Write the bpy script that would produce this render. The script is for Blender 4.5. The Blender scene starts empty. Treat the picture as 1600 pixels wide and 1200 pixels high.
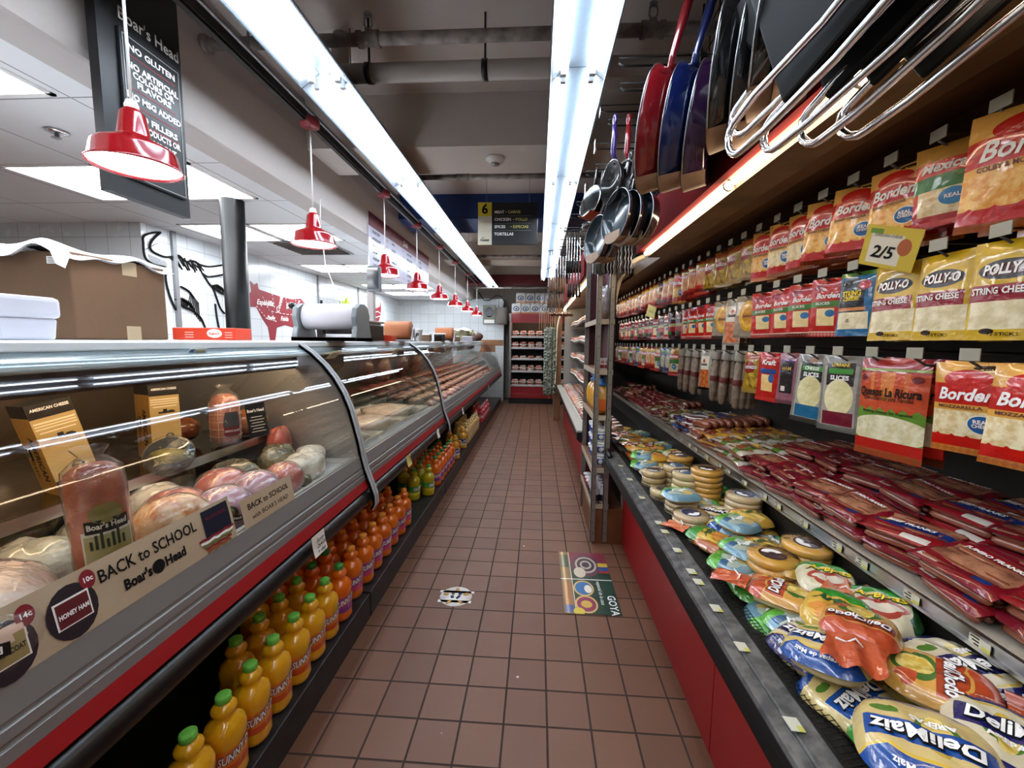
import bpy, math, random
from math import sin, cos, pi
from mathutils import Vector, Matrix
random.seed(7)
R = random.Random(11)
SC = bpy.context.scene
COL = SC.collection

# ---------------------------------------------------------------- camera
YAW, PIT, ROL, FPX, CAMH = .0607, .1023, .0111, 647.0, 1.40
_R = Vector((cos(YAW), sin(YAW), 0))
_F = Vector((-sin(YAW)*cos(PIT), cos(YAW)*cos(PIT), -sin(PIT)))
_U = _R.cross(_F)
_r = _R*cos(ROL) + _U*sin(ROL)
_u = _U*cos(ROL) - _R*sin(ROL)
cd = bpy.data.cameras.new('camera'); cam = bpy.data.objects.new('camera', cd); COL.objects.link(cam)
cd.sensor_width = 36; cd.lens = FPX/1600*36; cd.clip_start = .02
M3 = Matrix((_r, _u, -_F)).transposed()
cam.matrix_world = Matrix.Translation((0, 0, CAMH)) @ M3.to_4x4()
SC.camera = cam

# ---------------------------------------------------------------- world, exposure, light levels
w = bpy.data.worlds.new('world'); SC.world = w; w.use_nodes = True
w.node_tree.nodes['Background'].inputs[0].default_value = (.75, .8, .9, 1)
w.node_tree.nodes['Background'].inputs[1].default_value = .25
SC.view_settings.view_transform = 'Standard'; SC.view_settings.look = 'None'
SC.view_settings.exposure = 1.35; SC.view_settings.gamma = 1; SC.view_settings.use_curve_mapping = False
SC.cycles.max_bounces = 8; SC.cycles.transparent_max_bounces = 24; SC.cycles.glossy_bounces = 4
SC.cycles.diffuse_bounces = 6; SC.cycles.sample_clamp_indirect = 6; SC.cycles.caustics_reflective = False; SC.cycles.caustics_refractive = False
TUBE_E, PANEL_E, CASE_E, CANOPY_E, LAMP_E = 12.0, 7.0, 13.0, 9.0, 8.0

# ---------------------------------------------------------------- materials
def C(h, a=1):
    h = h.lstrip('#'); o = []
    for i in (0, 2, 4):
        c = int(h[i:i+2], 16)/255
        o.append(c/12.92 if c <= .04045 else ((c+.055)/1.055)**2.4)
    return (*o, a)
class N:
    """tiny node helper"""
    def __init__(s, name):
        s.m = bpy.data.materials.new(name); s.m.use_nodes = True; s.t = s.m.node_tree
        s.b = s.t.nodes['Principled BSDF']; s.out = s.t.nodes['Material Output']
    def n(s, typ, **kw):
        x = s.t.nodes.new(typ)
        for k, v in kw.items(): setattr(x, k, v)
        return x
    def l(s, a, b): s.t.links.new(a, b)
    def math(s, op, a, b=None, clamp=False):
        x = s.n('ShaderNodeMath', operation=op); x.use_clamp = clamp
        for i, v in enumerate((a, b)):
            if v is None: continue
            if isinstance(v, (int, float)): x.inputs[i].default_value = v
            else: s.l(v, x.inputs[i])
        return x.outputs[0]
    def mix(s, f, a, b):
        x = s.n('ShaderNodeMix', data_type='RGBA')
        for i, v in ((0, f), (6, a), (7, b)):
            if isinstance(v, (int, float, tuple)): x.inputs[i].default_value = v
            else: s.l(v, x.inputs[i])
        return x.outputs[2]
    def noise(s, scale, detail=2, vec=None, dim=None, rough=.5):
        x = s.n('ShaderNodeTexNoise'); x.inputs['Scale'].default_value = scale; x.inputs['Detail'].default_value = detail
        x.inputs['Roughness'].default_value = rough
        if vec is not None: s.l(vec, x.inputs['Vector'])
        return x.outputs['Fac']
    def coord(s, kind='Object', scale=None):
        o = s.n('ShaderNodeTexCoord').outputs[kind]
        if scale:
            m = s.n('ShaderNodeMapping'); m.inputs['Scale'].default_value = scale; s.l(o, m.inputs[0]); o = m.outputs[0]
        return o
    def bump(s, h, strength=.3, dist=.01):
        x = s.n('ShaderNodeBump'); x.inputs['Strength'].default_value = strength; x.inputs['Distance'].default_value = dist
        s.l(h, x.inputs['Height']); s.l(x.outputs[0], s.b.inputs['Normal']); return x
MATS = {}
def mat(name, col='#888888', rough=.5, metal=0, coat=0, emit=0, trans=0, alpha=1, bump=None, var=None, spec=.5, ior=1.45):
    """plain or noise-varied surface. var=(colour2, scale, contrast); bump=(scale,strength[,dist])"""
    if name in MATS: return MATS[name]
    k = N(name); b = k.b
    b.inputs['Base Color'].default_value = C(col); b.inputs['Roughness'].default_value = rough
    b.inputs['Metallic'].default_value = metal; b.inputs['Coat Weight'].default_value = coat; b.inputs['Coat Roughness'].default_value = .08
    b.inputs['Specular IOR Level'].default_value = spec; b.inputs['IOR'].default_value = ior
    b.inputs['Transmission Weight'].default_value = trans; b.inputs['Alpha'].default_value = alpha
    if emit:
        b.inputs['Emission Color'].default_value = C(col); b.inputs['Emission Strength'].default_value = emit
    if var:
        f = k.noise(var[1], 4, k.coord())
        r = k.n('ShaderNodeValToRGB'); r.color_ramp.elements[0].position = .5-var[2]; r.color_ramp.elements[1].position = .5+var[2]
        r.color_ramp.elements[0].color = C(col); r.color_ramp.elements[1].color = C(var[0]); k.l(f, r.inputs[0])
        k.l(r.outputs[0], b.inputs['Base Color'])
    if bump:
        k.bump(k.noise(bump[0], 3, k.coord()), bump[1], bump[2] if len(bump) > 2 else .01)
    MATS[name] = k.m
    return k.m
def tiles(name, c1, c2, grout, w, h, gap, rough, off=(0, 0), axes='xy', bump=.4, offset=0, coat=0, dirt=None):
    k = N(name); g = k.n('ShaderNodeNewGeometry'); sp = k.n('ShaderNodeSeparateXYZ'); k.l(g.outputs['Position'], sp.inputs[0])
    cb = k.n('ShaderNodeCombineXYZ'); ax = {'x': 0, 'y': 1, 'z': 2}
    k.l(k.math('SUBTRACT', sp.outputs[ax[axes[0]]], off[0]), cb.inputs[0]); k.l(k.math('SUBTRACT', sp.outputs[ax[axes[1]]], off[1]), cb.inputs[1])
    b = k.n('ShaderNodeTexBrick'); k.l(cb.outputs[0], b.inputs['Vector']); b.offset = offset; b.squash = 1
    for i, v in (('Color1', C(c1)), ('Color2', C(c2)), ('Mortar', C(grout)), ('Scale', 1), ('Mortar Size', gap), ('Mortar Smooth', .15), ('Brick Width', w), ('Row Height', h)):
        b.inputs[i].default_value = v
    col = b.outputs['Color']
    if dirt:
        f = k.noise(dirt[1], 5, g.outputs['Position'], rough=.65)
        f2 = k.math('MULTIPLY', f, dirt[2]); col = k.mix(f2, col, C(dirt[0]))
    k.l(col, k.b.inputs['Base Color'])
    rn = k.noise(9, 3, g.outputs['Position'])
    k.l(k.math('ADD', k.math('MULTIPLY', rn, .18), k.math('ADD', k.math('MULTIPLY', b.outputs['Fac'], .4), rough-.09)), k.b.inputs['Roughness'])
    inv = k.math('SUBTRACT', 1, b.outputs['Fac']); fine = k.math('MULTIPLY', k.noise(60, 3, g.outputs['Position']), .12)
    k.bump(k.math('ADD', inv, fine), bump, .003); k.b.inputs['Coat Weight'].default_value = coat
    return k.m
def paint(name, base, shapes, rough=.25, coat=.5, crinkle=(14, .35), film=None):
    """printed package: base colour, then shapes in UV space.
    ('r',cx,cy,hw,hh,col) rect  ('e',cx,cy,rx,ry,col) ellipse  ('z',y0,amp,n,col,sign) zigzag edge band below/above
    col may be '#rrggbb' or (c1,c2,scale) for a shredded / mottled filling"""
    if name in MATS: return MATS[name]
    k = N(name); uv = k.n('ShaderNodeUVMap', uv_map='UV').outputs[0]; oc = k.coord()
    cur = C(base) if isinstance(base, str) else None
    def colour(c):
        if isinstance(c, str): return C(c)
        r = k.n('ShaderNodeValToRGB'); k.l(k.noise(c[2], 3, oc), r.inputs[0])
        r.color_ramp.elements[0].position = .4; r.color_ramp.elements[1].position = .6
        r.color_ramp.elements[0].color = C(c[0]); r.color_ramp.elements[1].color = C(c[1]); return r.outputs[0]
    if cur is None: cur = colour(base)
    sx = k.n('ShaderNodeSeparateXYZ'); k.l(uv, sx.inputs[0])
    for s in shapes:
        if s[0] in 're':
            v = k.n('ShaderNodeVectorMath', operation='SUBTRACT'); k.l(uv, v.inputs[0]); v.inputs[1].default_value = (s[1], s[2], 0)
            v2 = k.n('ShaderNodeVectorMath', operation='DIVIDE'); k.l(v.outputs[0], v2.inputs[0]); v2.inputs[1].default_value = (s[3], s[4], 1)
            if s[0] == 'e':
                v3 = k.n('ShaderNodeVectorMath', operation='LENGTH'); k.l(v2.outputs[0], v3.inputs[0]); m = k.math('LESS_THAN', v3.outputs['Value'], 1)
            else:
                v3 = k.n('ShaderNodeVectorMath', operation='ABSOLUTE'); k.l(v2.outputs[0], v3.inputs[0])
                q = k.n('ShaderNodeSeparateXYZ'); k.l(v3.outputs[0], q.inputs[0]); m = k.math('LESS_THAN', k.math('MAXIMUM', q.outputs[0], q.outputs[1]), 1)
            col = s[5]
        else:
            tri = k.math('MULTIPLY', k.math('PINGPONG', k.math('MULTIPLY', sx.outputs[0], s[3]), .5), s[2]*2)
            e = k.math('ADD', tri, s[1]); m = k.math('LESS_THAN' if s[5] < 0 else 'GREATER_THAN', sx.outputs[1], e); col = s[4]
        cur = k.mix(m, cur, colour(col))
    if isinstance(cur, tuple): k.b.inputs['Base Color'].default_value = cur
    else: k.l(cur, k.b.inputs['Base Color'])
    k.b.inputs['Roughness'].default_value = rough; k.b.inputs['Coat Weight'].default_value = coat; k.b.inputs['Coat Roughness'].default_value = .06
    if crinkle: k.bump(k.noise(crinkle[0], 3, oc), crinkle[1], .012)
    MATS[name] = k.m
    return k.m
def film(name, tint='#ffffff', gloss=.35, fresnel=True, rough=.08, crinkle=None, haze=0.0):
    """thin clear sheet: glass pane or plastic wrap"""
    if name in MATS: return MATS[name]
    k = N(name); k.t.nodes.remove(k.b)
    tr = k.n('ShaderNodeBsdfTransparent'); tr.inputs[0].default_value = C(tint)
    gl = k.n('ShaderNodeBsdfGlossy'); gl.inputs['Roughness'].default_value = rough
    mx = k.n('ShaderNodeMixShader'); last = mx
    lw = k.n('ShaderNodeLayerWeight'); lw.inputs['Blend'].default_value = .5
    fr = k.math('ADD', k.math('MULTIPLY', k.math('POWER', lw.outputs['Facing'], 4.0), .9), .045)
    k.l(k.math('MULTIPLY', fr, gloss, clamp=True), mx.inputs[0]); k.l(tr.outputs[0], mx.inputs[1]); k.l(gl.outputs[0], mx.inputs[2])
    if crinkle:
        bp = k.n('ShaderNodeBump'); bp.inputs['Strength'].default_value = crinkle[1]; bp.inputs['Distance'].default_value = .02
        k.l(k.noise(crinkle[0], 4, k.coord()), bp.inputs['Height']); k.l(bp.outputs[0], gl.inputs['Normal']); k.l(bp.outputs[0], lw.inputs['Normal'])
    if haze:
        df = k.n('ShaderNodeBsdfDiffuse'); df.inputs[0].default_value = (.8, .8, .8, 1)
        m2 = k.n('ShaderNodeMixShader'); m2.inputs[0].default_value = haze
        k.l(mx.outputs[0], m2.inputs[1]); k.l(df.outputs[0], m2.inputs[2]); last = m2
    k.l(last.outputs[0], k.out.inputs['Surface'])
    MATS[name] = k.m
    return k.m

# ---------------------------------------------------------------- geometry
class G:
    """collects geometry with material slots and UVs, links it as one mesh"""
    def __init__(s): s.v = []; s.f = []; s.mi = []; s.uv = []; s.sm = []
    def add(s, vs, fs, m=0, uv=None, smooth=False, T=None):
        o = len(s.v)
        for p in vs:
            s.v.append(tuple(T @ Vector(p)) if T is not None else tuple(p))
        for i, f in enumerate(fs):
            s.f.append([a+o for a in f]); s.mi.append(m[i] if isinstance(m, (list, tuple)) else m); s.sm.append(smooth)
            s.uv.append([uv[a] for a in f] if uv else [(0, 0)]*len(f))
        return s
    def box(s, x0, x1, y0, y1, z0, z1, m=0, T=None, uvax='xz', bev=0):
        vs = [(x, y, z) for x in (x0, x1) for y in (y0, y1) for z in (z0, z1)]
        fs = [(0, 1, 3, 2), (4, 6, 7, 5), (0, 4, 5, 1), (2, 3, 7, 6), (0, 2, 6, 4), (1, 5, 7, 3)]
        mn = (x0, y0, z0); d = (x1-x0 or 1, y1-y0 or 1, z1-z0 or 1); ax = {'x': 0, 'y': 1, 'z': 2}; a, b = ax[uvax[0]], ax[uvax[1]]
        uv = [((p[a]-mn[a])/d[a], (p[b]-mn[b])/d[b]) for p in vs]
        return s.add(vs, fs, m, uv, T=T)
    def quad(s, a, b, c, d, m=0, T=None):
        return s.add([a, b, c, d], [(0, 1, 2, 3)], m, [(0, 0), (1, 0), (1, 1), (0, 1)], T=T)
    def lathe(s, prof, n=20, m=0, T=None, cap=True, axis='z', sq=None):
        """prof [(r,z[,mat])]; sq=exponent for squircle section"""
        vs, fs, ms, uv = [], [], [], []
        zs = [p[1] for p in prof]; z0, z1 = min(zs), max(zs)
        for p in prof:
            for i in range(n):
                a = 2*pi*i/n; c, d = cos(a), sin(a); k = 1
                if sq: k = (abs(c)**sq+abs(d)**sq)**(-1/sq)
                q = (p[0]*c*k, p[0]*d*k, p[1])
                if axis == 'x': q = (q[2], q[0], q[1])
                if axis == 'y': q = (q[0], q[2], q[1])
                vs.append(q); uv.append((i/n, (p[1]-z0)/((z1-z0) or 1)))
        for j in range(len(prof)-1):
            for i in range(n):
                k = (i+1) % n; fs.append((j*n+i, j*n+k, (j+1)*n+k, (j+1)*n+i)); ms.append(prof[j][2] if len(prof[j]) > 2 else m)
        if cap:
            if prof[0][0] > 1e-5: fs.append(tuple(range(n-1, -1, -1))); ms.append(ms[0])
            if prof[-1][0] > 1e-5: fs.append(tuple((len(prof)-1)*n+i for i in range(n))); ms.append(ms[-2] if len(ms) > 1 else m)
        return s.add(vs, fs, ms, uv, True, T)
    def tube(s, pts, r, n=8, m=0, T=None, closed=False, flat=1):
        pts = [Vector(p) for p in pts]; L = len(pts); vs, fs = [], []; up = None
        for i, p in enumerate(pts):
            a = pts[(i-1) % L] if (i or closed) else p; b = pts[(i+1) % L] if (i < L-1 or closed) else p
            t = (b-a).normalized()
            if up is None: up = Vector((0, 0, 1)) if abs(t.z) < .9 else Vector((1, 0, 0))
            sd = t.cross(up)
            if sd.length < 1e-4: sd = Vector((1, 0, 0))
            sd.normalize(); up = sd.cross(t).normalized(); rr = r[i] if isinstance(r, (list, tuple)) else r
            for k in range(n):
                g = 2*pi*k/n; vs.append(p+sd*rr*cos(g)+up*rr*flat*sin(g))
        for i in range(L-1+(1 if closed else 0)):
            for k in range(n):
                q = (k+1) % n; j = (i+1) % L; fs.append((i*n+k, i*n+q, j*n+q, j*n+k))
        if not closed: fs += [tuple(range(n-1, -1, -1)), tuple((L-1)*n+k for k in range(n))]
        return s.add(vs, fs, m, None, True, T)
    def sweep(s, prof, y0, y1, m=0, axis='y', closed=True, T=None, smooth=False):
        """prof [(x,z)] extruded along y"""
        n = len(prof); vs = [(p[0], y, p[1]) for y in (y0, y1) for p in prof]
        if axis == 'x': vs = [(y, a, b) for a, y, b in vs]
        fs = [(i, (i+1) % n, n+(i+1) % n, n+i) for i in range(n if closed else n-1)]
        ms = list(m)[:len(fs)] if isinstance(m, (list, tuple)) else [m]*len(fs)
        uv = [(j, i/max(1, n-1)) for j in (0, 1) for i in range(n)]
        s.add(vs, fs, ms, uv, smooth, T)
        if closed: s.add(vs, [tuple(range(n-1, -1, -1)), tuple(range(n, 2*n))], ms[0], None, False, T)
        return s
    def grid(s, fn, nu, nv, m=0, T=None, mf=None):
        vs, fs, uv, ms = [], [], [], []
        for j in range(nv+1):
            for i in range(nu+1):
                vs.append(fn(i/nu, j/nv)); uv.append((i/nu, j/nv))
        for j in range(nv):
            for i in range(nu):
                a = j*(nu+1)+i; fs.append((a, a+1, a+nu+2, a+nu+1)); ms.append(mf((i+.5)/nu, (j+.5)/nv) if mf else m)
        return s.add(vs, fs, ms, uv, True, T)
    def poly(s, pts, m=0, T=None, th=0):
        n = len(pts); s.add(pts, [tuple(range(n))], m, None, False, T); return s
    def text(s, body, size, m=0, T=None, bold=0, shear=0, fn=None, w=None, th=0, sx=1, align='CENTER', sp=1):
        c = bpy.data.curves.new('t', 'FONT'); c.body = body; c.size = size; c.offset = bold; c.shear = shear
        c.align_x = align; c.align_y = 'CENTER'; c.resolution_u = 2; c.extrude = th; c.space_character = sp
        o = bpy.data.objects.new('t', c); me = bpy.data.meshes.new_from_object(o)
        vs = [v.co.copy() for v in me.vertices]; fs = [tuple(p.vertices) for p in me.polygons]
        k = sx
        if w and vs:
            ww = max(v.x for v in vs)-min(v.x for v in vs); k = w/ww if ww else 1
        vs = [(v.x*k, v.y, v.z) for v in vs]
        if fn: vs = [fn(*v) for v in vs]
        s.add(vs, fs, m, None, False, T)
        bpy.data.objects.remove(o); bpy.data.curves.remove(c); bpy.data.meshes.remove(me)
        return s
    def obj(s, name, mats, parent=None, label=None, cat=None, group=None, kind=None, loc=None, rot=None, bevel=0, smooth=None):
        me = bpy.data.meshes.new(name); me.from_pydata(s.v, [], s.f); o = bpy.data.objects.new(name, me)
        for mm in (mats if isinstance(mats, (list, tuple)) else [mats]): me.materials.append(mm)
        me.polygons.foreach_set('material_index', s.mi)
        me.polygons.foreach_set('use_smooth', s.sm if smooth is None else [smooth]*len(s.f))
        ul = me.uv_layers.new(name='UV'); ul.data.foreach_set('uv', [c for f in s.uv for p in f for c in p]); me.update()
        COL.objects.link(o)
        if parent is not None: o.parent = parent
        if loc: o.location = loc
        if rot: o.rotation_euler = rot
        if bevel:
            b = o.modifiers.new('edge', 'BEVEL'); b.width = bevel; b.segments = 2; b.limit_method = 'ANGLE'
        tag(o, label, cat, group, kind)
        return o
def tag(o, label=None, cat=None, group=None, kind=None):
    if label: o['label'] = label
    if cat: o['category'] = cat
    if group: o['group'] = group
    if kind: o['kind'] = kind
    return o
def thing(name, label, cat, loc=(0, 0, 0), rz=0, group=None, rot=None):
    o = bpy.data.objects.new(name, None); COL.objects.link(o); o.empty_display_size = .05
    o.location = loc; o.rotation_euler = rot or (0, 0, rz); return tag(o, label, cat, group)
def dup(o, loc, rot=None, label=None, group=None, scale=None, parent=None):
    c = o.copy(); COL.objects.link(c); c.parent = parent
    if loc is not None: c.location = loc
    if rot is not None: c.rotation_euler = rot if isinstance(rot, (tuple, list)) else (0, 0, rot)
    if scale: c.scale = scale if isinstance(scale, tuple) else (scale,)*3
    if label: c['label'] = label
    if group: c['group'] = group
    for ch in list(o.children): dup(ch, None, parent=c)
    return c
class Kind:
    """first placement moves the built thing itself, later ones copy it"""
    def __init__(s, root): s.root = root; s.used = False
    def put(s, loc, rot, label, group, scale=None):
        if not s.used:
            s.used = True; o = s.root; o.location = loc; o.rotation_euler = rot if isinstance(rot, (tuple, list)) else (0, 0, rot); o['label'] = label
            if scale: o.scale = scale if isinstance(scale, tuple) else (scale,)*3
            if group: o['group'] = group
            return o
        return dup(s.root, loc, rot, label, group, scale if scale else (1, 1, 1))
    def drop(s):
        if not s.used:
            for c in list(s.root.children_recursive)+[s.root]: bpy.data.objects.remove(c)
TRS = lambda x=0, y=0, z=0, rx=0, ry=0, rz=0, s=1: Matrix.Translation((x, y, z)) @ Matrix.Rotation(rz, 4, 'Z') @ Matrix.Rotation(ry, 4, 'Y') @ Matrix.Rotation(rx, 4, 'X') @ Matrix.Scale(s, 4)
ORD = ['first', 'second', 'third', 'fourth', 'fifth', 'sixth', 'seventh', 'eighth', 'ninth', 'tenth', 'eleventh', 'twelfth', 'thirteenth', 'fourteenth', 'fifteenth', 'sixteenth', 'seventeenth', 'eighteenth', 'nineteenth', 'twentieth']
def nth(i):
    if i < 20: return ORD[i]
    t, u = divmod(i+1, 10)
    base = {2: 'twent', 3: 'thirt', 4: 'fort', 5: 'fift', 6: 'sixt'}[t]
    return base+('ieth' if u == 0 else 'y-'+ORD[u-1])
# common materials
WHITE = mat('white_plastic', '#e6e6e2', .35); BLACK = mat('black_plastic', '#0c0c0d', .3); INK = mat('black_ink', '#121212', .6, spec=.2)
STEEL = mat('brushed_steel', '#b9bbbd', .28, 1, bump=(40, .05)); CHROME = mat('chrome', '#e8e8ea', .08, 1); GREY = mat('grey_metal', '#8d8f92', .4, .6)
PAPER = mat('white_paper', '#ece9e2', .7); YELLOW = mat('yellow_ink', '#f0cf2c', .6); REDP = mat('red_paint', '#8e0f14', .45, coat=.08, bump=(3, .05))
WINK = mat('white_ink', '#f2f0ec', .5); WOOD = mat('wood_board', '#8a6242', .55, var=('#6e4a30', 6, .2)); GOLDI = mat('gold_ink', '#b9974c', .4)
# ================================================================ room shell
YB, YF, XL, XRW, ZC = -2.6, 10.2, -3.30, 1.62, 2.98
M_floor = tiles('quarry_tile', '#79523c', '#6c4732', '#2a211c', .1597, .1597, .0042, .50, (-.5807, 2.341), 'xy', .35, coat=.0, dirt=('#5f4033', 1.6, .3))
M_ceil = mat('ceiling_plaster', '#c6beb6', .85, var=('#b8b0a8', 1.5, .25), bump=(60, .08))
M_ctile = tiles('ceiling_panel_board', '#dcdede', '#d8dada', '#8c8e8f', .61, .61, .004, .8, (-2.49, 1.04), 'xy', .15)
M_wtile = tiles('white_wall_tile', '#d7dde0', '#ced5d9', '#9aa2a6', .2, .2, .003, .22, (0, .03), 'yz', .25, coat=.2)
M_wtile2 = tiles('white_wall_tile_back', '#ccd0d2', '#c3c8ca', '#8f9699', .2, .2, .003, .25, (0, .03), 'xz', .25, coat=.2)
M_soff = mat('soffit_paint', '#b8b2ad', .7, bump=(30, .1)); M_beige = mat('beige_paint', '#b0a79b', .7, bump=(20, .1))
def st(name, g, m, **k): return g.obj(name, m, kind='structure', **k)
st('floor', G().box(-5.6, XRW+.2, YB, YF+.2, -.1, 0), M_floor)
st('ceiling', G().box(-1.58, XRW+.2, YB, YF+.2, ZC, ZC+.1), M_ceil)
st('ceiling.001', G().box(-5.6, -1.575, YB, YF+.2, 2.35, 2.45), M_ctile)
st('wall_left', G().box(XL-.1, XL, 3.346, YF+.2, 0, 2.4), M_wtile)
st('wall_left.001', G().box(-5.6, XL-.001, 3.345, 3.44, 0, 2.4), M_wtile2)
st('wall_left.002', G().box(-5.7, -5.6, YB, 3.44, 0, 2.4), M_wtile)
st('wall_back', G().box(-5.6, XRW+.2, YF, YF+.1, 0, ZC+.05, 0), M_beige)
st('wall_back.001', G().box(XL, -.80, YF-.42, YF, 0, 2.38), M_wtile2)
st('wall_right', G().box(XRW, XRW+.1, YB, YF+.2, 0, ZC+.05), M_beige)
st('wall_front', G().box(-5.6, XRW+.2, YB-.1, YB, 0, ZC+.05), mat('front_wall_paint', '#b8b4ae', .8))
# soffit over the counter edge, with a rounded lit foot
st('trim_1', G().sweep([(-1.555, 2.345), (-1.548, 2.37), (-1.548, 2.72), (-1.575, ZC), (-1.72, ZC), (-1.72, 2.34), (-1.57, 2.338)], YB, YF), M_soff)
# cross beams and bulkheads
st('trim_2', G().box(-1.55, XRW, 2.80, 3.24, 2.655, ZC), M_ceil)
st('trim_3', G().box(-1.55, XRW, 4.62, 5.2, 2.72, ZC), mat('blue_paint', '#15326a', .5, bump=(3, .1)))
st('trim_4', G().box(-1.55, XRW, 6.80, 7.3, 2.70, ZC), M_beige)
st('trim_5', G().box(-1.55, XRW, 8.9, 9.4, 2.62, 2.80), mat('red_band_paint', '#5d1418', .5))
st('trim_6', G().box(-1.55, XRW, 8.92, 9.5, 2.80, ZC), M_beige)
st('trim_7', G().box(XL, XL+.02, 4.42, 4.46, 1.3, 2.35), GREY); st('trim_8', G().box(XL, XL+.025, 3.62, 3.66, 1.3, 2.35), GREY)
st('trim_9', G().box(XL, XL+.02, 6.1, 6.13, 1.3, 2.35), GREY); st('trim_10', G().box(XL, XL+.02, 7.5, 7.53, 1.3, 2.35), GREY)
# ceiling vent grille
v = thing('ceiling_vent', 'dark slatted air vent in the dropped ceiling near the bull mural', 'vent', (-2.35, 4.3, 2.345))
G().box(-.3, .3, -.3, .3, -.006, 0).obj('frame', GREY, v); g = G()
for i in range(9): g.box(-.27, .27, -.25+i*.06, -.22+i*.06, -.016, -.004, T=None)
g.obj('louvre', mat('vent_dark', '#4a4038', .6), v)
# recessed light panels
PAN = mat('panel_diffuser', '#f4f8ff', .5, emit=PANEL_E)
def panel(x, y, where, w=.61, l=1.22):
    p = thing('ceiling_light', where, 'ceiling light', (x, y, 2.35), group='fluorescent panels in the dropped ceiling')
    G().box(-w/2+.02, w/2-.02, -l/2+.02, l/2-.02, -.004, .01).obj('diffuser', PAN, p)
    g = G()
    for a, b, c, d in ((-w/2, w/2, -l/2, -l/2+.022), (-w/2, w/2, l/2-.022, l/2), (-w/2, -w/2+.022, -l/2, l/2), (w/2-.022, w/2, -l/2, l/2)): g.box(a, b, c, d, -.008, .01)
    g.obj('frame', WHITE, p)
PX = [(-2.475, 2.87, 'nearest to the hanging black sign'), (-3.08, 2.87, 'between the black sign and the tiled wall corner')]
for x, y, s in [(-2.20, -.2, 'unseen light panel added over the counter behind the viewpoint'), (-2.81, -1.4, 'unseen light panel added farthest behind the viewpoint'), (-3.6, .6, 'unseen light panel added outside the picture beyond the cardboard box'), (-2.20, 1.34, 'square white light panel over the cardboard box, cut by the picture edge'), (-2.81, 1.34, 'square white light panel beside the one over the cardboard box'), (-2.20, 2.53, 'wide white light panel behind the near red pendant'), (-2.75, 2.53, 'white light panel just beyond the black sign, away from the aisle'), (-2.15, 3.70, 'white light panel between the black column and the second red pendant'), (-2.76, 3.70, 'light panel over the bull mural behind the black column'),  # unseen panels behind and beside the view are added for more ambient light
                (-2.20, 5.52, 'light panel above the paper roll holder, nearer the soffit'), (-2.78, 5.52, 'light panel over the red cow mural'), (-2.20, 7.35, 'light panel behind the scale display'), (-2.78, 7.35, 'light panel over the green palm mural'), (-2.20, 8.45, 'last light panel on the soffit side'), (-2.78, 8.45, 'last light panel on the tiled wall side')]:
    panel(x, y, s, .575, .575)
# ceiling sprinkler in the deli ceiling
s = thing('ceiling_sprinkler', 'recessed chrome sprinkler in the dropped ceiling beside the black sign', 'sprinkler', (-2.25, 1.90, 2.35))
G().lathe([(.001, -.001), (.04, -.002), (.045, -.006), (.02, -.012), (.0, -.012)], 20).obj('escutcheon', CHROME, s)
G().lathe([(.008, -.012), (.01, -.03), (.022, -.032), (.0, -.036)], 12).obj('deflector', GREY, s)
# murals painted on the tile wall -------------------------------------------------
def strokes(g, lines, w, m=0, off=None):
    off = off or w+.001
    for l in lines:
        g.tube([(XL+off, a, b) for a, b in l], w, 6, m)
def smoothline(l, k=5):
    if len(l) < 3: return l
    o = []
    for i in range(len(l)-1):
        p0, p1, p2, p3 = l[max(0, i-1)], l[i], l[i+1], l[min(len(l)-1, i+2)]
        for j in range(k):
            t = j/k; o.append(tuple(.5*((2*p1[q])+(-p0[q]+p2[q])*t+(2*p0[q]-5*p1[q]+4*p2[q]-p3[q])*t*t+(-p0[q]+3*p1[q]-3*p2[q]+p3[q])*t**3) for q in (0, 1)))
    return o+[l[-1]]
BULL = [[(3.52, 2.31), (3.45, 2.29), (3.36, 2.24), (3.35, 2.18), (3.35, 2.1), (3.37, 2.05), (3.44, 2.02), (3.54, 2.02)], [(3.52, 2.31), (3.44, 2.23), (3.41, 2.17), (3.43, 2.13), (3.51, 2.11), (3.56, 2.11)], [(3.56, 2.11), (3.64, 2.13), (3.69, 2.15), (3.76, 2.11), (3.85, 2.13), (3.92, 2.11)], [(3.92, 2.11), (4.04, 2.11), (4.23, 2.16)], [(3.95, 2.03), (4.03, 2.01), (4.22, 2.06)], [(3.96, 2.02), (4.02, 1.95), (4.08, 1.89), (4.15, 1.72), (4.21, 1.66)], [(3.69, 1.87), (3.77, 1.84), (3.83, 1.78)], [(3.81, 1.66), (3.9, 1.59), (3.96, 1.45)], [(4.09, 1.75), (4.1, 1.62), (4.13, 1.45)], [(3.54, 2.0), (3.54, 1.89), (3.57, 1.76), (3.62, 1.65)]]
g = G()
strokes(g, [smoothline(l) for l in BULL], .009)
for y, z in [(3.35+.012*i, 2.07+.008*i) for i in range(9)]:                        # hatching on the horn
    strokes(g, [[(y, z+.05), (y+.05, z+.08)]], .0015)
for i in range(14): strokes(g, [[(3.40+.012*i, 2.10-.002*i), (3.42+.012*i, 2.0-.004*i)]], .0014)
for i in range(16): strokes(g, [[(3.60+.022*i, 2.12+.02*sin(i*2)), (3.66+.021*i, 2.05+.025*sin(i*1.7))]], .006)
for cy, cz, s in ((3.72, 1.71, 1), (4.15, 1.90, .8)):                                # eyes
    strokes(g, [[(cy-.10*s, cz+.03*s), (cy-.03*s, cz+.05*s), (cy+.05*s, cz+.02*s), (cy+.10*s, cz-.05*s)], [(cy-.09*s, cz+.02*s), (cy, cz-.025*s), (cy+.09*s, cz-.05*s)]], .012)
    g.lathe([(.0, -.004), (.04*s, -.003), (.04*s, .003), (0, .004)], 14, T=TRS(XL+.005, cy, cz+.005, 0, pi/2, 0))
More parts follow.
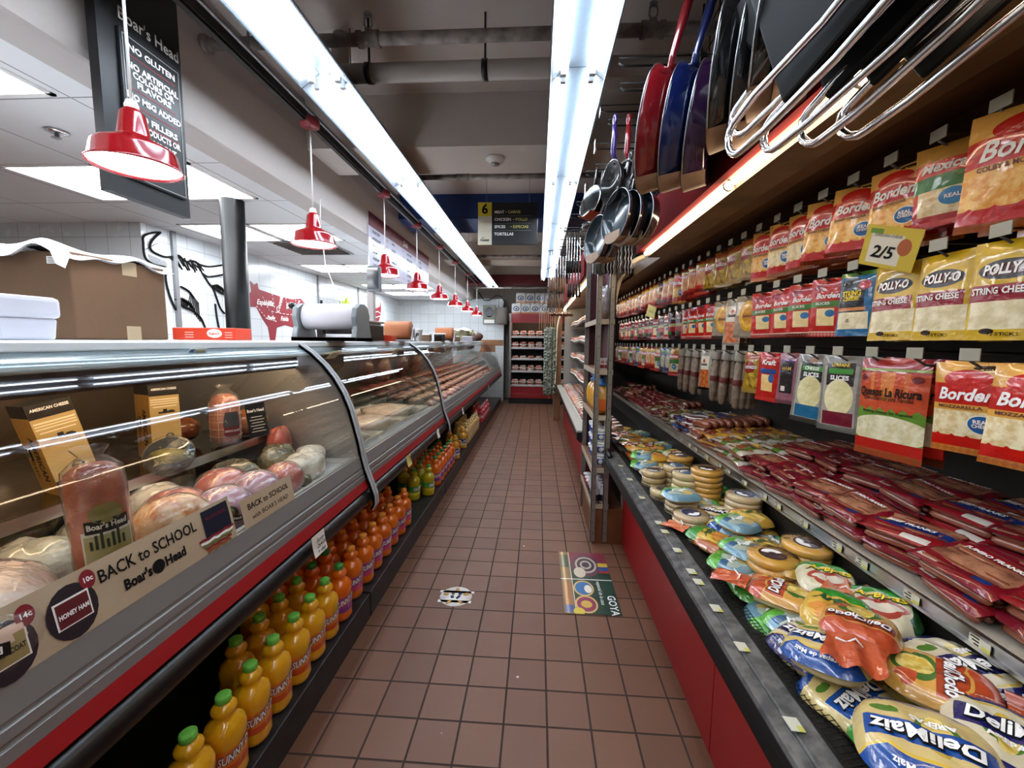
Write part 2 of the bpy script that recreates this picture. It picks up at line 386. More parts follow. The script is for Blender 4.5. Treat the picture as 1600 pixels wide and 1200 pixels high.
for i in range(8): strokes(g, [[(3.80+.012*i, 1.83-.012*i), (3.76+.018*i, 1.70-.02*i)]], .004)
g.obj('bull_mural', INK, label='black line drawing of a horned bull head on the white tile wall', cat='mural')
COW = [(4.54, 1.79), (4.57, 1.88), (4.65, 1.94), (4.64, 2.06), (4.7, 2.02), (4.76, 2.05), (4.78, 1.98), (4.97, 1.96), (5.18, 1.94), (5.43, 1.93), (5.66, 1.96), (5.76, 1.89), (5.79, 1.76), (5.72, 1.66), (5.69, 1.49), (5.6, 1.36), (5.49, 1.36), (5.48, 1.55), (5.26, 1.58), (5.09, 1.54), (5.04, 1.36), (4.95, 1.36), (4.92, 1.54), (4.82, 1.64), (4.72, 1.77), (4.59, 1.76)]
cw = thing('cow_mural', 'dark red cow silhouette divided into meat cuts on the tile wall', 'mural', (0, 0, 0))
MRED = mat('mural_red', '#8a2430', .45)
g = G(); n = len(COW); g.add([(XL+.004, a, b) for a, b in COW]+[(XL+.001, a, b) for a, b in COW], [tuple(range(n))]+[(i, (i+1) % n, n+(i+1) % n, n+i) for i in range(n)]); g.obj('silhouette', MRED, cw)
g = G()
for a in ([(5.02, 1.95), (5.06, 1.74)], [(5.3, 1.93), (5.32, 1.74)], [(5.52, 1.93), (5.5, 1.74)], [(5.62, 1.93), (5.6, 1.74)], [(4.84, 1.9), (4.95, 1.74), (5.3, 1.72), (5.7, 1.74)], [(5.0, 1.72), (5.08, 1.58)], [(4.72, 1.78), (4.9, 1.64), (5.1, 1.62)]):
    k = 9; g2 = [(a[i][0]+(a[i+1][0]-a[i][0])*t/k, a[i][1]+(a[i+1][1]-a[i][1])*t/k) for i in range(len(a)-1) for t in range(k)]
    for i in range(0, len(g2)-1, 2): strokes(g, [[g2[i], g2[i+1]]], .0055, 0, .006)
WT = lambda y, z, rx=0: Matrix.Translation((XL+.007, y, z)) @ Matrix.Rotation(pi/2, 4, 'Z') @ Matrix.Rotation(pi/2, 4, 'X') @ Matrix.Rotation(rx, 4, 'Z')
for t, y, z, s, r in (('Espaldilla', 4.88, 1.83, .085, 0), ('Costilla', 5.17, 1.85, .09, 1.1), ('Sirloin', 5.42, 1.83, .10, 0), ('Pierna', 5.56, 1.67, .1, -.1), ('Falda', 5.25, 1.66, .08, 0), ('Pecho', 4.98, 1.66, .06, 0), ('Lomo', 5.57, 1.86, .06, 1.2)):
    g.text(t, s, 0, WT(y, z, r), shear=.3, bold=.002)
g.obj('lettering', WINK, cw)
g = G()
for i, l in enumerate([[(7.0, 1.98), (6.9, 2.03), (6.78, 2.03)], [(7.0, 1.98), (6.87, 2.0), (6.80, 1.94), (6.77, 1.86)], [(7.0, 1.98), (7.02, 2.06), (7.1, 2.12)], [(7.0, 1.98), (7.1, 2.03), (7.21, 1.99)], [(7.01, 1.98), (7.13, 1.97), (7.18, 1.91), (7.19, 1.80)], [(7.0, 1.97), (6.9, 1.93), (6.85, 1.80)], [(7.0, 1.98), (6.89, 1.96), (6.8, 1.92)], [(7, 1.98), (7.08, 1.93), (7.1, 1.83)]]):
    s_ = smoothline(l, 4); g.tube([(XL+.005, a, b) for a, b in s_], [.03*sin(pi*min(1, (j+.6)/len(s_)))+.004 for j in range(len(s_))], 6, flat=.9)
g.tube([(XL+.004, 7.02, 1.98), (XL+.004, 7.04, 1.78)], .012, 6)
g.obj('palm_mural', mat('lime_paint', '#b9d64a', .5), label='lime green palm tree painted on the white tile wall', cat='mural')
ro = thing('rooster_mural', 'dark red rooster silhouette on the tile wall behind the scale pole', 'mural')
RO = [(8.62, 2.2), (8.56, 2.1), (8.42, 2.06), (8.32, 2.04), (8.25, 1.98), (8.27, 1.82), (8.38, 1.75), (8.49, 1.79), (8.58, 1.9), (8.63, 2.04)]
g = G(); n = len(RO); g.add([(XL+.004, a, b) for a, b in RO]+[(XL+.001, a, b) for a, b in RO], [tuple(range(n))]+[(i, (i+1) % n, n+(i+1) % n, n+i) for i in range(n)]); g.obj('silhouette', MRED, ro)
g = G(); strokes(g, [smoothline([(8.28, 1.95), (8.42, 1.98), (8.6, 1.95)]), smoothline([(8.3, 1.85), (8.45, 1.88), (8.58, 1.9)]), [(8.40, 1.76), (8.40, 1.62)], [(8.36, 1.62), (8.46, 1.62)]], .008, 0, .007); g.obj('white_line', WINK, ro)
# dark pole behind the counter
p = thing('black_column', 'glossy black round column behind the deli counter', 'column', (-2.12, 2.84, 0))
G().lathe([(.075, 0), (.075, 2.345)], 28).obj('pole', mat('black_gloss', '#040505', .42, coat=.0, spec=.22, bump=(6, .15)), p)
G().lathe([(.1, 0), (.1, .03), (.076, .04)], 28).obj('base', BLACK, p)

# ================================================================ overhead lights
TUBE = mat('fluorescent_tube', '#eef6ff', .4, emit=TUBE_E)
REFL = mat('white_reflector', '#aab8c4', .25, coat=.4); HOUS = mat('galvanised_housing', '#93a5b4', .35, .8, bump=(25, .15))
def strip_light():
    t = thing('strip_light', '', 'light fixture')
    # housing channel + winged reflector seen from below, 1.22 m along y
    G().sweep([(-.035, .0), (.035, 0), (.035, .06), (-.035, .06)], 0, 1.215).obj('channel', HOUS, t)
    G().sweep([(-.118, -.052), (-.114, -.054), (-.036, .004), (.036, .004), (.114, -.054), (.118, -.052), (.04, .012), (-.04, .012)], 0, 1.215, m=[0, 0, 1, 0, 0, 0, 0, 0]).obj('reflector', [REFL, mat('channel_grey', '#3a434c', .4, .3)], t)
    G().sweep([(-.125, -.058), (-.118, -.058), (-.06, .03), (-.068, .03)], 0, 1.215).sweep([(.125, -.058), (.118, -.058), (.06, .03), (.068, .03)], 0, 1.215).obj('wing', HOUS, t)
    for s in (-1, 1):
        G().lathe([(.013, .03), (.013, 1.185)], 12, T=TRS(s*.062, 0, -.034), axis='y').obj('tube', TUBE, t)
        for y in (.012, 1.18): G().box(s*.062-.012, s*.062+.012, y, y+.022, -.05, .0).obj('socket', mat('socket_white', '#c8ccd0', .4), t)
    G().tube([(0, .25, .06), (0, .25, ZC-2.61)], .003, 5).obj('hanger_rod', GREY, t)
    return t
K = Kind(strip_light())
for run, x, name in ((0, -.985, 'over the deli counter edge'), (1, .155, 'down the middle of the aisle')):
    for i in range(9):
        y = -1.66+1.22*i
        if run == 1 and i == 8: continue
        if y < -1: lab = 'bare fluorescent strip light %s, behind the viewpoint' % name
        else: lab = 'bare twin-tube fluorescent strip light %s, %s one along' % (name, nth(i-1) if i else 'first')
        K.put((x, y-.02, 2.61), (0, 0, 0), lab, 'fluorescent strips '+name)
# track conduit for the pendants
tr = thing('conduit_track', 'dark metal conduit holding the red pendant lamps', 'conduit', (-1.30, 0, 2.60))
G().box(-.02, .02, -1.0, 9.0, 0, .04).box(-.012, .012, -1, 9, -.012, 0).obj('rail', mat('dark_track', '#2c2a29', .4, .5), tr)
G().tube([(.045, -1, .03), (.045, 9, .03)], .010, 6).obj('pipe', GREY, tr)
for y in (.2, 1.9, 3.9, 5.2, 6.9): G().tube([(0, y, .04), (0, y, ZC-2.60)], .006, 5).obj('hanger_rod', GREY, tr)
RED = mat('lamp_red', '#a3131c', .12, coat=.8); LAMPIN = mat('lamp_white', '#ffffff', .5, emit=LAMP_E)
def pendant():
    t = thing('pendant_lamp', '', 'pendant lamp')
    G().lathe([(.0, -.02), (.05, -.02), (.052, .01), (.045, .03), (0, .03)], 24).obj('canopy', mat('canopy_red', '#8a3038', .3), t)
    G().tube([(0, 0, -.02), (0, 0, -.475)], .0045, 6).obj('cord', WHITE, t)
    G().lathe([(.0, -.455), (.014, -.46), (.019, -.475), (.017, -.49), (0, -.49)], 14).obj('cord_grip', WHITE, t)
    G().lathe([(.022, -.487), (.026, -.492), (.033, -.50), (.043, -.565), (.05, -.575), (.098, -.598), (.107, -.61), (.118, -.655), (.124, -.66), (.1215, -.664), (.115, -.655), (.104, -.612), (.045, -.58), (.04, -.57)], 40, cap=False).obj('shade', RED, t)
    G().lathe([(.0, -.61), (.03, -.612), (.104, -.628), (.113, -.652), (.112, -.656), (0, -.662)], 32).obj('bulb', LAMPIN, t)
    return t
K = Kind(pendant())
for i, (y, s) in enumerate(((1.31, 'in front of the black hanging sign'), (2.37, 'next beyond the black hanging sign'), (3.49, 'behind the scale display, by the start of the menu board'), (4.42, 'in front of the middle of the menu board'), (5.42, 'just past the far end of the menu board'), (6.46, 'third last of the row'), (7.58, 'second last of the row'), (8.75, 'last of the row, by the back wall heater'))):
    K.put((-1.29, y, 2.60), (0, 0, i), 'red barn-style pendant lamp '+s, 'red pendant lamps over the counter')
# ================================================================ pipes, detector
def pipe(name, y, z, r, m, label, x0=-1.55, x1=XRW, bands=(), sprk=(), el=None):
    t = thing(name, label, 'pipe', (0, y, z))
    G().tube([(x0, 0, 0), (x1, 0, 0)], r, 16).obj('pipe', m, t)
    for x in bands: G().lathe([(r*1.03, -.015), (r*1.1, -.013), (r*1.1, .013), (r*1.03, .015)], 16, axis='x', T=TRS(x)).tube([(x, 0, r), (x, 0, ZC-z)], .006, 5).obj('hanger', BLACK, t)
    for x in sprk:
        s = G().lathe([(r*1.05, -.05), (r*1.3, -.05), (r*1.3, -.03), (r*1.1, -.028), (r*1.1, .028), (r*1.3, .03), (r*1.3, .05), (r*1.05, .05)], 16, axis='x', T=TRS(x)).lathe([(r*.7, 0), (r*.7, r*1.5), (r*.3, r*1.6)], 12, T=TRS(x)).obj('tee', m, t)
        G().tube([(x, 0, r*1.5), (x-.018, 0, r*1.5+.02), (x-.016, 0, r*1.5+.05), (x, 0, r*1.5+.06)], .004, 6).tube([(x, 0, r*1.5), (x+.018, 0, r*1.5+.02), (x+.016, 0, r*1.5+.05), (x, 0, r*1.5+.06)], .004, 6).lathe([(.018, r*1.5+.062), (.018, r*1.5+.066), (0, r*1.5+.066)], 12, T=TRS(x)).obj('sprinkler', GREY, t)
    return t
PP = mat('painted_pipe', '#8d857e', .6, var=('#5e5852', 14, .12), bump=(50, .2)); PV = mat('pvc_pipe', '#a39c93', .55)
t = pipe('sprinkler_pipe', 1.96, 2.74, .026, PP, 'nearer grey sprinkler pipe crossing the ceiling', sprk=(-.78, .47))
G().lathe([(.042, 0), (.042, .015), (.03, .02)], 18, axis='x', T=TRS(-1.55)).obj('flange', PP, t)
t = pipe('drain_pipe', 2.16, 2.72, .043, PV, 'thick beige drain pipe with black bands crossing the ceiling', x0=-1.06, bands=(-.86, -.28, .75))
G().lathe([(.047, 0), (.047, .1), (.043, .101)], 18, axis='x', T=TRS(-1.09)).tube([(-1.05, 0, .01), (-1.05, .08, .08), (-1.05, .12, .26)], .045, 14).obj('elbow', PV, t)
pipe('sprinkler_pipe', 3.42, 2.70, .02, PP, 'second sprinkler pipe in front of the blue bulkhead', x0=-1.15, sprk=(-.62,))
pipe('sprinkler_pipe', 6.3, 2.66, .022, PP, 'thin ceiling pipe behind the aisle sign', x0=-1.2)
pipe('sprinkler_pipe', 8.4, 2.46, .014, PP, 'thin dark pipe on the back wall under the red band', x0=-1.3, sprk=(-.5,))
sd = thing('smoke_detector', 'round white smoke detector under the concrete beam', 'smoke detector', (-.315, 2.98, 2.655))
G().lathe([(.0, 0), (.062, 0), (.065, -.012), (.05, -.02), (.045, -.03), (.02, -.042), (0, -.043)], 28).obj('body', WHITE, sd)
G().lathe([(.03, -.036), (.031, -.045), (.0, -.047)], 16).obj('sensor', GREY, sd)
# ================================================================ hanging signs
bs = thing('hanging_sign', 'tall black hanging sign listing no gluten and no artificial colors', 'sign', (-1.47, 1.555, 2.235), rot=(0, 0, pi/2))
SBK = mat('sign_black', '#121417', .4)
G().box(-.165, .165, -.0, .035, -.335, .70).obj('panel', SBK, bs)
g = G().box(-.10, .145, -.012, 0, -.27, .235)
g.obj('front_panel', mat('sign_slate', '#1b1f22', .35), bs, bevel=.004)
g = G(); TS = lambda x, z, rz=0: Matrix.Translation((x, -.0135, z)) @ Matrix.Rotation(pi/2, 4, 'X') @ Matrix.Rotation(rz, 4, 'Z')
g.text("Boar's Head", .058, 1, TS(.02, .275), bold=.0005, w=.24)
for t, z, ww in (('NO GLUTEN', .185, .19), ('NO ARTIFICIAL', .125, .21), ('COLORS OR', .098, .17), ('FLAVORS', .07, .14), ('NO MSG ADDED', .02, .22), ('NO FILLERS', -.04, .18), ('BY PRODUCTS OR', -.075, .2), ('TRANS FAT', -.11, .16), ('NO STEROIDS', -.18, .18)):
    g.text(t, .03, 0, TS(.022, z), bold=.0012, w=ww)
for z in (.158, .048, -.008, -.06, -.145): g.box(-.07, .115, -.0135, -.0125, z-.001, z+.001, 2)
for a, b, c, d in ((-.09, .135, .217, .219), (-.09, .135, -.262, -.26), (-.091, -.089, -.262, .219), (.134, .136, -.262, .219)): g.box(a, b, -.0135, -.0125, c, d, 1)
g.obj('lettering', [WINK, mat('silver_ink', '#b9b9b2', .4), mat('red_ink', '#c0343c', .5)], bs)
G().tube([(-.12, .015, .7), (-.12, .015, .74)], .003, 5).tube([(.12, .015, .7), (.12, .015, .74)], .003, 5).obj('chain', GREY, bs)
mb = thing('menu_board', 'long white deli price board with a dark red header', 'menu board', (-1.535, 4.78, 2.30), rot=(0, 0, pi/2))
G().box(-1.02, 1.02, 0, .012, -.255, .245).obj('board', mat('menu_white', '#cfd0e0', .12, coat=.6), mb)
G().box(-1.02, 1.02, -.006, 0, .13, .25).obj('header', mat('menu_red', '#5f1c22', .4), mb)
g = G(); TM = lambda x, z: Matrix.Translation((x, -.008, z)) @ Matrix.Rotation(pi/2, 4, 'X')
words = ['ROAST BEEF', 'TURKEY', 'HAM', 'SALAMI', 'BOLOGNA', 'PROVOLONE', 'SWISS', 'CHICKEN', 'PASTRAMI', 'AMERICAN', 'MUENSTER', 'GOUDA']
for c in range(4):
    for r in range(6):
        x = -.95+c*.5; z = .09-r*.06
        g.text(words[(c*6+r*5) % 12], .032, 0, TM(x, z), bold=.001, align='LEFT'); g.text('%d.99' % (5+(c*3+r) % 7), .032, 1, TM(x+.34, z), align='LEFT')
g.text('Deli', .09, 2, TM(0, .185), shear=.3)
g.obj('lettering', [INK, mat('dark_red_ink', '#7a2430', .5), WINK], mb)
a6 = thing('aisle_sign', 'black aisle six sign with a yellow number panel', 'aisle sign', (-.30, 4.0, 2.305))
G().box(-.15, .28, 0, .015, 0, .385).obj('panel', mat('sign_charcoal', '#1c1d1f', .4), a6, bevel=.004)
G().box(-.28, -.15, -.004, .015, .0, .26, 0).box(-.28, -.15, -.004, .015, .26, .385, 1).obj('number_panel', [mat('sign_cream', '#c9c3ae', .5), mat('sign_yellow', '#c9b728', .5)], a6)
g = G(); TA = lambda x, z: Matrix.Translation((x, -.006, z)) @ Matrix.Rotation(pi/2, 4, 'X')
g.text('6', .12, 3, TA(-.215, .32), bold=.004)
for a, b, z in (('MEAT', '• CARNE', .295), ('CHICKEN', '• POLLO', .228), ('SPICES', '• ESPECIAS', .162), ('TORTILLAS', '', .096)):
    g.text(a, .036, 0, TA(-.125, z), bold=.001, align='LEFT'); g.text(b, .036, 1, TA(-.125+.0235*len(a)+.01, z), bold=.0005, align='LEFT')
for z in (.262, .195, .13): g.box(-.125, .22, -.001, 0, z-.001, z+.001, 2)
g.text('La', .03, 3, TA(-.235, .065), shear=.3).text('PALMAR', .026, 3, TA(-.215, .04), bold=.001, w=.085)
g.obj('lettering', [WINK, mat('khaki_ink', '#cfc87a', .5), GREY, INK], a6)
G().tube([(-.2, .007, .385), (-.2, .007, ZC-2.305)], .002, 5).tube([(.2, .007, .385), (.2, .007, ZC-2.305)], .002, 5).obj('wire', GREY, a6)
# floor stickers and crumbs
g = G()
fs = thing('floor_sticker', 'round white floor sticker printed with small food pictures', 'floor sticker', (-.425, 2.125, .0015))
g.lathe([(.0, 0), (.088, 0), (.088, .001), (0, .001)], 36).box(-.09, .09, -.055, -.035, 0, .001).box(-.095, .095, .03, .05, 0, .001).obj('disc', PAPER, fs)
g = G()
for a, r, rx, ry, m in ((0.4, .058, .018, .013, 0), (1.6, .062, .016, .01, 0), (2.9, .06, .017, .012, 0), (4.2, .062, .02, .01, 0), (5.3, .06, .018, .01, 0), (.9, .03, .011, .011, 1), (3.4, .02, .01, .015, 1), (5.9, .015, .009, .02, 1), (2.3, .03, .012, .008, 2)):
    g.lathe([(.001, .0), (1, 0), (1, .0004), (.001, .0004)], 14, m, T=Matrix.Translation((r*cos(a), r*sin(a), .0012)) @ Matrix.Rotation(a, 4, 'Z') @ Matrix.Diagonal((rx, ry, 1, 1)))
g.obj('printing', [mat('print_tan', '#c79a54', .5), mat('print_navy', '#2a3560', .5), mat('print_brown', '#4c3a2a', .5)], fs)
fk = thing('floor_sticker', 'large colourful floor decal with plates, flags and white lettering', 'floor sticker', (.16, 2.03, .0015))
P_ = paint('floor_decal', '#1f3b2c', [('r', .5, .9, .5, .12, '#7a2a3a'), ('e', .55, .75, .3, .2, '#5d3340'), ('e', .55, .76, .22, .15, '#b7a79c'), ('e', .55, .76, .18, .12, '#3a2c30'), ('e', .55, .76, .12, .08, '#b7a79c'), ('e', .55, .76, .08, .05, '#3a2c30'), ('e', .4, .62, .12, .09, '#cfc3ae'), ('r', .11, .5, .10, .5, '#8b6a3a'), ('r', .11, .82, .08, .12, '#2f4a34'), ('r', .11, .28, .07, .16, '#9c6430'), ('r', .11, .06, .08, .05, '#2b4a86'),
                        ('r', .9, .72, .1, .08, '#c8a83a'), ('r', .9, .69, .1, .04, '#2b4a86'), ('r', .9, .64, .1, .02, '#a02a30'), ('r', .22, .5, .006, .5, '#e8e4da'), ('r', .5, .5, .5, .006, '#e8e4da'), ('e', .42, .36, .19, .12, '#d3b06a'), ('e', .42, .36, .16, .10, '#2e6fa8'), ('e', .5, .35, .07, .06, '#e7dfce'), ('e', .42, .13, .2, .12, '#d3b06a'), ('e', .42, .13, .17, .10, '#8c2f52'), ('e', .42, .13, .1, .05, '#d0a94a'), ('e', .27, .03, .1, .05, '#d8c23a')], .4, .3, None)
G().box(0, .30, 0, .63, 0, .001, uvax='xy').obj('decal', P_, fk)
G().text('GOYA', .06, 0, TRS(.265, .08, .0022, 0, 0, -pi/2), bold=.001).text('especial de la casa', .03, 0, TRS(.215, .19, .0022, 0, 0, -pi/2), shear=.3).obj('lettering', WINK, fk)
for i, (x, y, r, s) in enumerate(((-.06, 1.6, .006, 'white paper crumb on the middle of the tiled floor'), (-.32, 1.33, .003, 'tiny white crumb on the tiles near the juice shelf'), (-.07, 2.72, .006, 'white scrap on a grout line beyond the round sticker'))):
    G().lathe([(.0, 0), (r, .0005), (r*.7, .002), (0, .002)], 7).obj('paper_scrap', PAPER, label=s, cat='litter', loc=(x, y, .001), rot=(0, 0, i))
# ================================================================ deli display cases
GLASS = film('case_glass', '#f4f8f7', 1.0, rough=.01); WRAP = film('plastic_wrap', '#ffffff', 1.3, rough=.12, crinkle=(22, .6), haze=.03)
ALU = mat('ribbed_aluminium', '#8c8b89', .38, .4, bump=(30, .04)); ENAM = mat('white_enamel', '#c9cfd3', .3, coat=.3)
BUMP = mat('black_bumper', '#08090a', .38, coat=.12, bump=(10, .1)); CINT = mat('case_interior', '#6e5c49', .3, .3, coat=.4, bump=(6, .1)); SLAB = mat('black_shelf_stone', '#141618', .35, var=('#26292b', 18, .2))
SHBLK = mat('black_glass_shelf', '#0b0b0c', .1, coat=.8); DARKV = mat('dark_void', '#090909', .6); CTUBE = mat('case_tube', '#ffdcb0', .4, emit=CASE_E)
GP = [(-.852, .835), (-.868, .92), (-.888, 1.0), (-.905, 1.065), (-.935, 1.14), (-.975, 1.21), (-1.02, 1.268), (-1.08, 1.325), (-1.14, 1.366)]
def arcp(off):
    o = []
    for i, p in enumerate(GP):
        a = GP[max(0, i-1)]; b = GP[min(len(GP)-1, i+1)]; dx, dz = b[0]-a[0], b[1]-a[1]; L = math.hypot(dx, dz)
        o.append((p[0]+dz/L*off, p[1]-dx/L*off))
    return o
def strip(p, q): return list(p)+list(q)[::-1]
def deli_case(y0, y1, label, shelf, endglass=False):
    t = thing('deli_display_case', label, 'display case', (0, y0, 0)); L = y1-y0-.004
    G().box(-1.95, -.822, 0, L, 0, .13).obj('base_shelf', SLAB, t, bevel=.004)
    G().box(-1.38, -1.34, 0, L, .13, .72).obj('back_panel', DARKV, t)
    G().sweep([(-1.95, .62), (-.93, .62), (-.84, .66), (-.835, .77), (-.86, .80), (-1.95, .785)], 0, L).obj('deck', ENAM, t)
    bp = [(-.86+.062*cos(a), .635+.045*sin(a)) for a in [i*pi/8-pi/2 for i in range(9)]]+[(-.90, .68), (-.90, .60)]
    G().sweep(bp, 0, L, smooth=True).obj('bumper', BUMP, t)
    G().sweep([(-.83, .678), (-.812, .684), (-.826, .722), (-.84, .725)], 0, L).obj('red_band', REDP, t)
    g = G().sweep([(-.86, .722), (-.826, .722), (-.829, .745), (-.834, .747), (-.834, .755), (-.831, .757), (-.834, .775), (-.840, .777), (-.840, .784), (-.838, .786), (-.850, .838), (-.862, .84), (-.88, .76)], 0, L); g.obj('sill_rail', ALU, t)
    G().sweep([(-.862, .80), (-.858, .842), (-.868, .846), (-.89, .80)], 0, L).obj('sill_lip', mat('lip_grey', '#a09c96', .35, .2), t)
    G().sweep(arcp(0), .01, L-.01, closed=False, smooth=True).obj('curved_glass', GLASS, t)
    G().sweep(strip(arcp(.003)[-2:], arcp(-.008)[-2:]), 0, L, smooth=True).obj('glass_holder', mat('holder_steel', '#9fb0b6', .22, .5, coat=.4), t)
    G().sweep([(-1.135, 1.362), (-1.13, 1.366), (-1.13, 1.386), (-1.14, 1.39), (-1.78, 1.39), (-1.78, 1.36)], 0, L).obj('counter_top', mat('white_counter', '#e8eff2', .3, coat=.4), t, bevel=.002)
    G().sweep([(-1.145, 1.262), (-1.141, 1.355), (-1.30, 1.355), (-1.30, 1.335), (-1.165, 1.33), (-1.152, 1.262)], 0, L).obj('lamp_housing', mat('header_brown', '#4a3d30', .35, .3, coat=.4), t)
    G().lathe([(.011, .06), (.011, L-.06)], 10, T=TRS(-1.185, 0, 1.295), axis='y').obj('lamp_tube', CTUBE, t)
    G().box(-1.95, -1.92, 0, L, .785, 1.36).obj('back_door', CINT, t)
    G().box(-1.95, -1.78, 0, L, 1.36, 1.385).obj('back_rail', ALU, t)
    for ye in ([0, L-.02] if y0 < 3 else [0, L-.02]):
        pr = [(-1.92, .79)]+GP+[(-1.30, 1.36), (-1.92, 1.36)]
        G().sweep(pr, ye, ye+.012).obj('end_panel', GLASS if (endglass and ye) or (y0 > 3 and ye == 0) or (y0 > 1 and ye) else mat('end_steel', '#9a9896', .3, .4), t)
    if shelf:
        if shelf != True: L = shelf
        s = G().box(-1.88, -1.25, .03, L-.04, .945, .957).obj('shelf', SHBLK, t)
        G().box(-1.252, -1.243, .03, L-.04, .93, .962).obj('shelf_trim', STEEL, s)
        g = G()
        for y in (.3, L*.5, L-.3): g.box(-1.9, -1.3, y, y+.012, .915, .945)
        g.obj('bracket', GREY, s)
    return t
deli_case(-1.6, 1.924, 'long curved-glass deli case full of hams and cheese boxes', True)
deli_case(1.93, 3.622, 'curved-glass deli case with white trays between the two divider arms', .80)
deli_case(3.63, 9.35, 'farthest curved-glass case showing rows of red meat', False, True)
# divider arms: twin flat bands following the glass and gripping the bumper
def arm(y, label):
    t = thing('divider_arm', label, 'case divider', (0, y, 0), group='grey divider arms between the deli cases')
    lo = [(-.795, .575), (-.78, .60), (-.782, .645), (-.80, .70), (-.828, .78)]
    hi = arcp(.012); out = lo+hi; n = len(out)
    def off(d):
        o = []
        for i, p in enumerate(out):
            a = out[max(0, i-1)]; b = out[min(n-1, i+1)]; dx, dz = b[0]-a[0], b[1]-a[1]; l = math.hypot(dx, dz); o.append((p[0]+dz/l*d, p[1]-dx/l*d))
        return o
    M = mat('divider_plastic', '#9fa2a5', .4)
    for s in (-1, 1):
        G().sweep(strip(off(.006), off(-.008)), -.022 if s < 0 else .003, -.003 if s < 0 else .022, smooth=False).obj('band', M, t)
    G().sweep(strip(off(.002), off(-.01)), -.022, .022).obj('core', BLACK, t)
arm(1.925, 'grey curved divider arm beside the juice bottles and the handwritten tag'); arm(3.625, 'thinner-looking grey divider arm beyond the white tray case')
# ---------------------------------------------------------------- juice bottles
def bottle(cap, juice, lab1, lab2, text, key, handle=False):
    t = thing('juice_bottle', '', 'juice bottle')
    J = mat('juice_'+key, juice, .12, coat=.9, spec=.6)
    pr = [(.0, 0), (.042, 0), (.049, .008), (.05, .02), (.0485, .04), (.0485, .118), (.051, .135), (.0505, .155), (.044, .172), (.031, .183), (.0265, .19), (.027, .197), (.031, .205), (.0315, .214), (.028, .222), (.021, .229), (.0175, .232), (.0175, .24)]
    G().lathe(pr, 24, sq=2.5).obj('body', J, t)
    g = G().lathe([(.0195, .232), (.0205, .234), (.0205, .250), (.0175, .253), (0, .253)], 26); g.obj('cap', mat('cap_'+key, cap, .4, bump=(300, .2)), t)
    lm = paint('label_'+key, lab1, [('r', .5, .16, 1, .16, lab2), ('e', .37, .32, .05, .16, '#e9b64a'), ('e', .45, .28, .04, .14, '#f08a2a'), ('e', .54, .25, .03, .12, '#d94a24'), ('e', .33, .2, .05, .12, '#4a2f6e'), ('r', .5, .53, .5, .02, '#f6d23c'), ('e', .70, .25, .05, .14, '#e9b64a')], .3, .5, None)
    l = G().lathe([(.0492, .045), (.0492, .115)], 24, cap=False, sq=2.5).obj('label', lm, t)
    def cyl(r, a0): return lambda x, y, z: (r*1.02*cos(a0+x/.05)*((abs(cos(a0+x/.05))**2.5+abs(sin(a0+x/.05))**2.5)**-.4), r*1.02*sin(a0+x/.05)*((abs(cos(a0+x/.05))**2.5+abs(sin(a0+x/.05))**2.5)**-.4), .095+y+x*.25)
    g = G()
    for a0 in (-.45,): g.text(text, .034, 1, None, bold=.003, fn=cyl(.0494, a0), shear=.2, w=.092).text(text, .034, 0, None, bold=.001, fn=cyl(.0502, a0), shear=.2, w=.088)
    g.obj('wordmark', [WINK, mat('navy_ink', '#1b2252', .5)], l)
    if handle: G().tube([(.03, 0, .20), (.062, 0, .19), (.068, 0, .15), (.05, 0, .125)], .009, 8).obj('handle', J, t)
    return t
BK = {'y': Kind(bottle('#6fbf4a', '#e4a818', '#e07a1e', '#c94f1c', 'SUNNY D', 'mango')),
      'o': Kind(bottle('#e08a2a', '#d96a08', '#9a3f86', '#c6406a', 'SUNNY D', 'tangy')),
      'g': Kind(bottle('#4c9a38', '#b4a512', '#3f9a3c', '#d3c72c', 'TROPIC', 'green')),
      'c': Kind(bottle('#3f8f3a', '#e06a10', '#b23a8c', '#7a2f8e', 'SUNNY D', 'punch')),
      'm': Kind(bottle('#e8b030', '#dca432', '#2f4a9a', '#d8d2c4', 'ACE', 'pale', True)),
      'a': Kind(bottle('#d8c088', '#d6b870', '#d6c9a4', '#c9a860', 'CIDER', 'apple')),
      'p': Kind(bottle('#e0a0a0', '#c23a46', '#d8707a', '#b83040', 'PINK', 'pink'))}
desc = {'y': 'yellow juice bottle with green cap', 'o': 'orange juice bottle with orange cap', 'g': 'yellow-green juice bottle with green label', 'c': 'orange juice bottle with dark green cap and purple label', 'm': 'handled jug of pale juice with blue label', 'a': 'pale gold juice bottle with cream label', 'p': 'pink drink bottle with red label'}
cnt = {}
def bot(k, x, y, row):
    key = (k, row); cnt[key] = cnt.get(key, 0)+1
    BK[k].put((x, y, .131), (0, 0, R.uniform(-.15, .15)), '%s, %s in the %s row' % (desc[k], nth(cnt[key]-1), row), 'juice bottles on the base shelf of the deli cases')
for i in range(2, 10):                                               # first block: yellow, then orange tops
    y = .690+.1165*i
    bot('y' if i < 9 else 'c', -.888+R.uniform(-.004, .004), y, 'front')
for i in range(6): bot('y' if i < 4 else 'c', -1.012, 1.257+.12*i, 'middle')
for i in range(4): bot('c' if i else 'y', -1.135, 1.52+.13*i, 'back')
for i in range(7): bot('o', -.905+.004*(i % 2), 1.90+.135*i, 'front')
for i in range(7): bot('o', -1.03, 1.93+.135*i, 'middle')
for i in range(6): bot('o', -1.155, 1.98+.135*i, 'back')
for x, y, r in ((-.885, 3.28, 'front'), (-.975, 3.17, 'middle'), (-.985, 3.37, 'middle'), (-1.08, 3.25, 'back')): bot('g', x, y, r)
for i in range(6): bot('c', -.885, 3.52+.125*i, 'front')
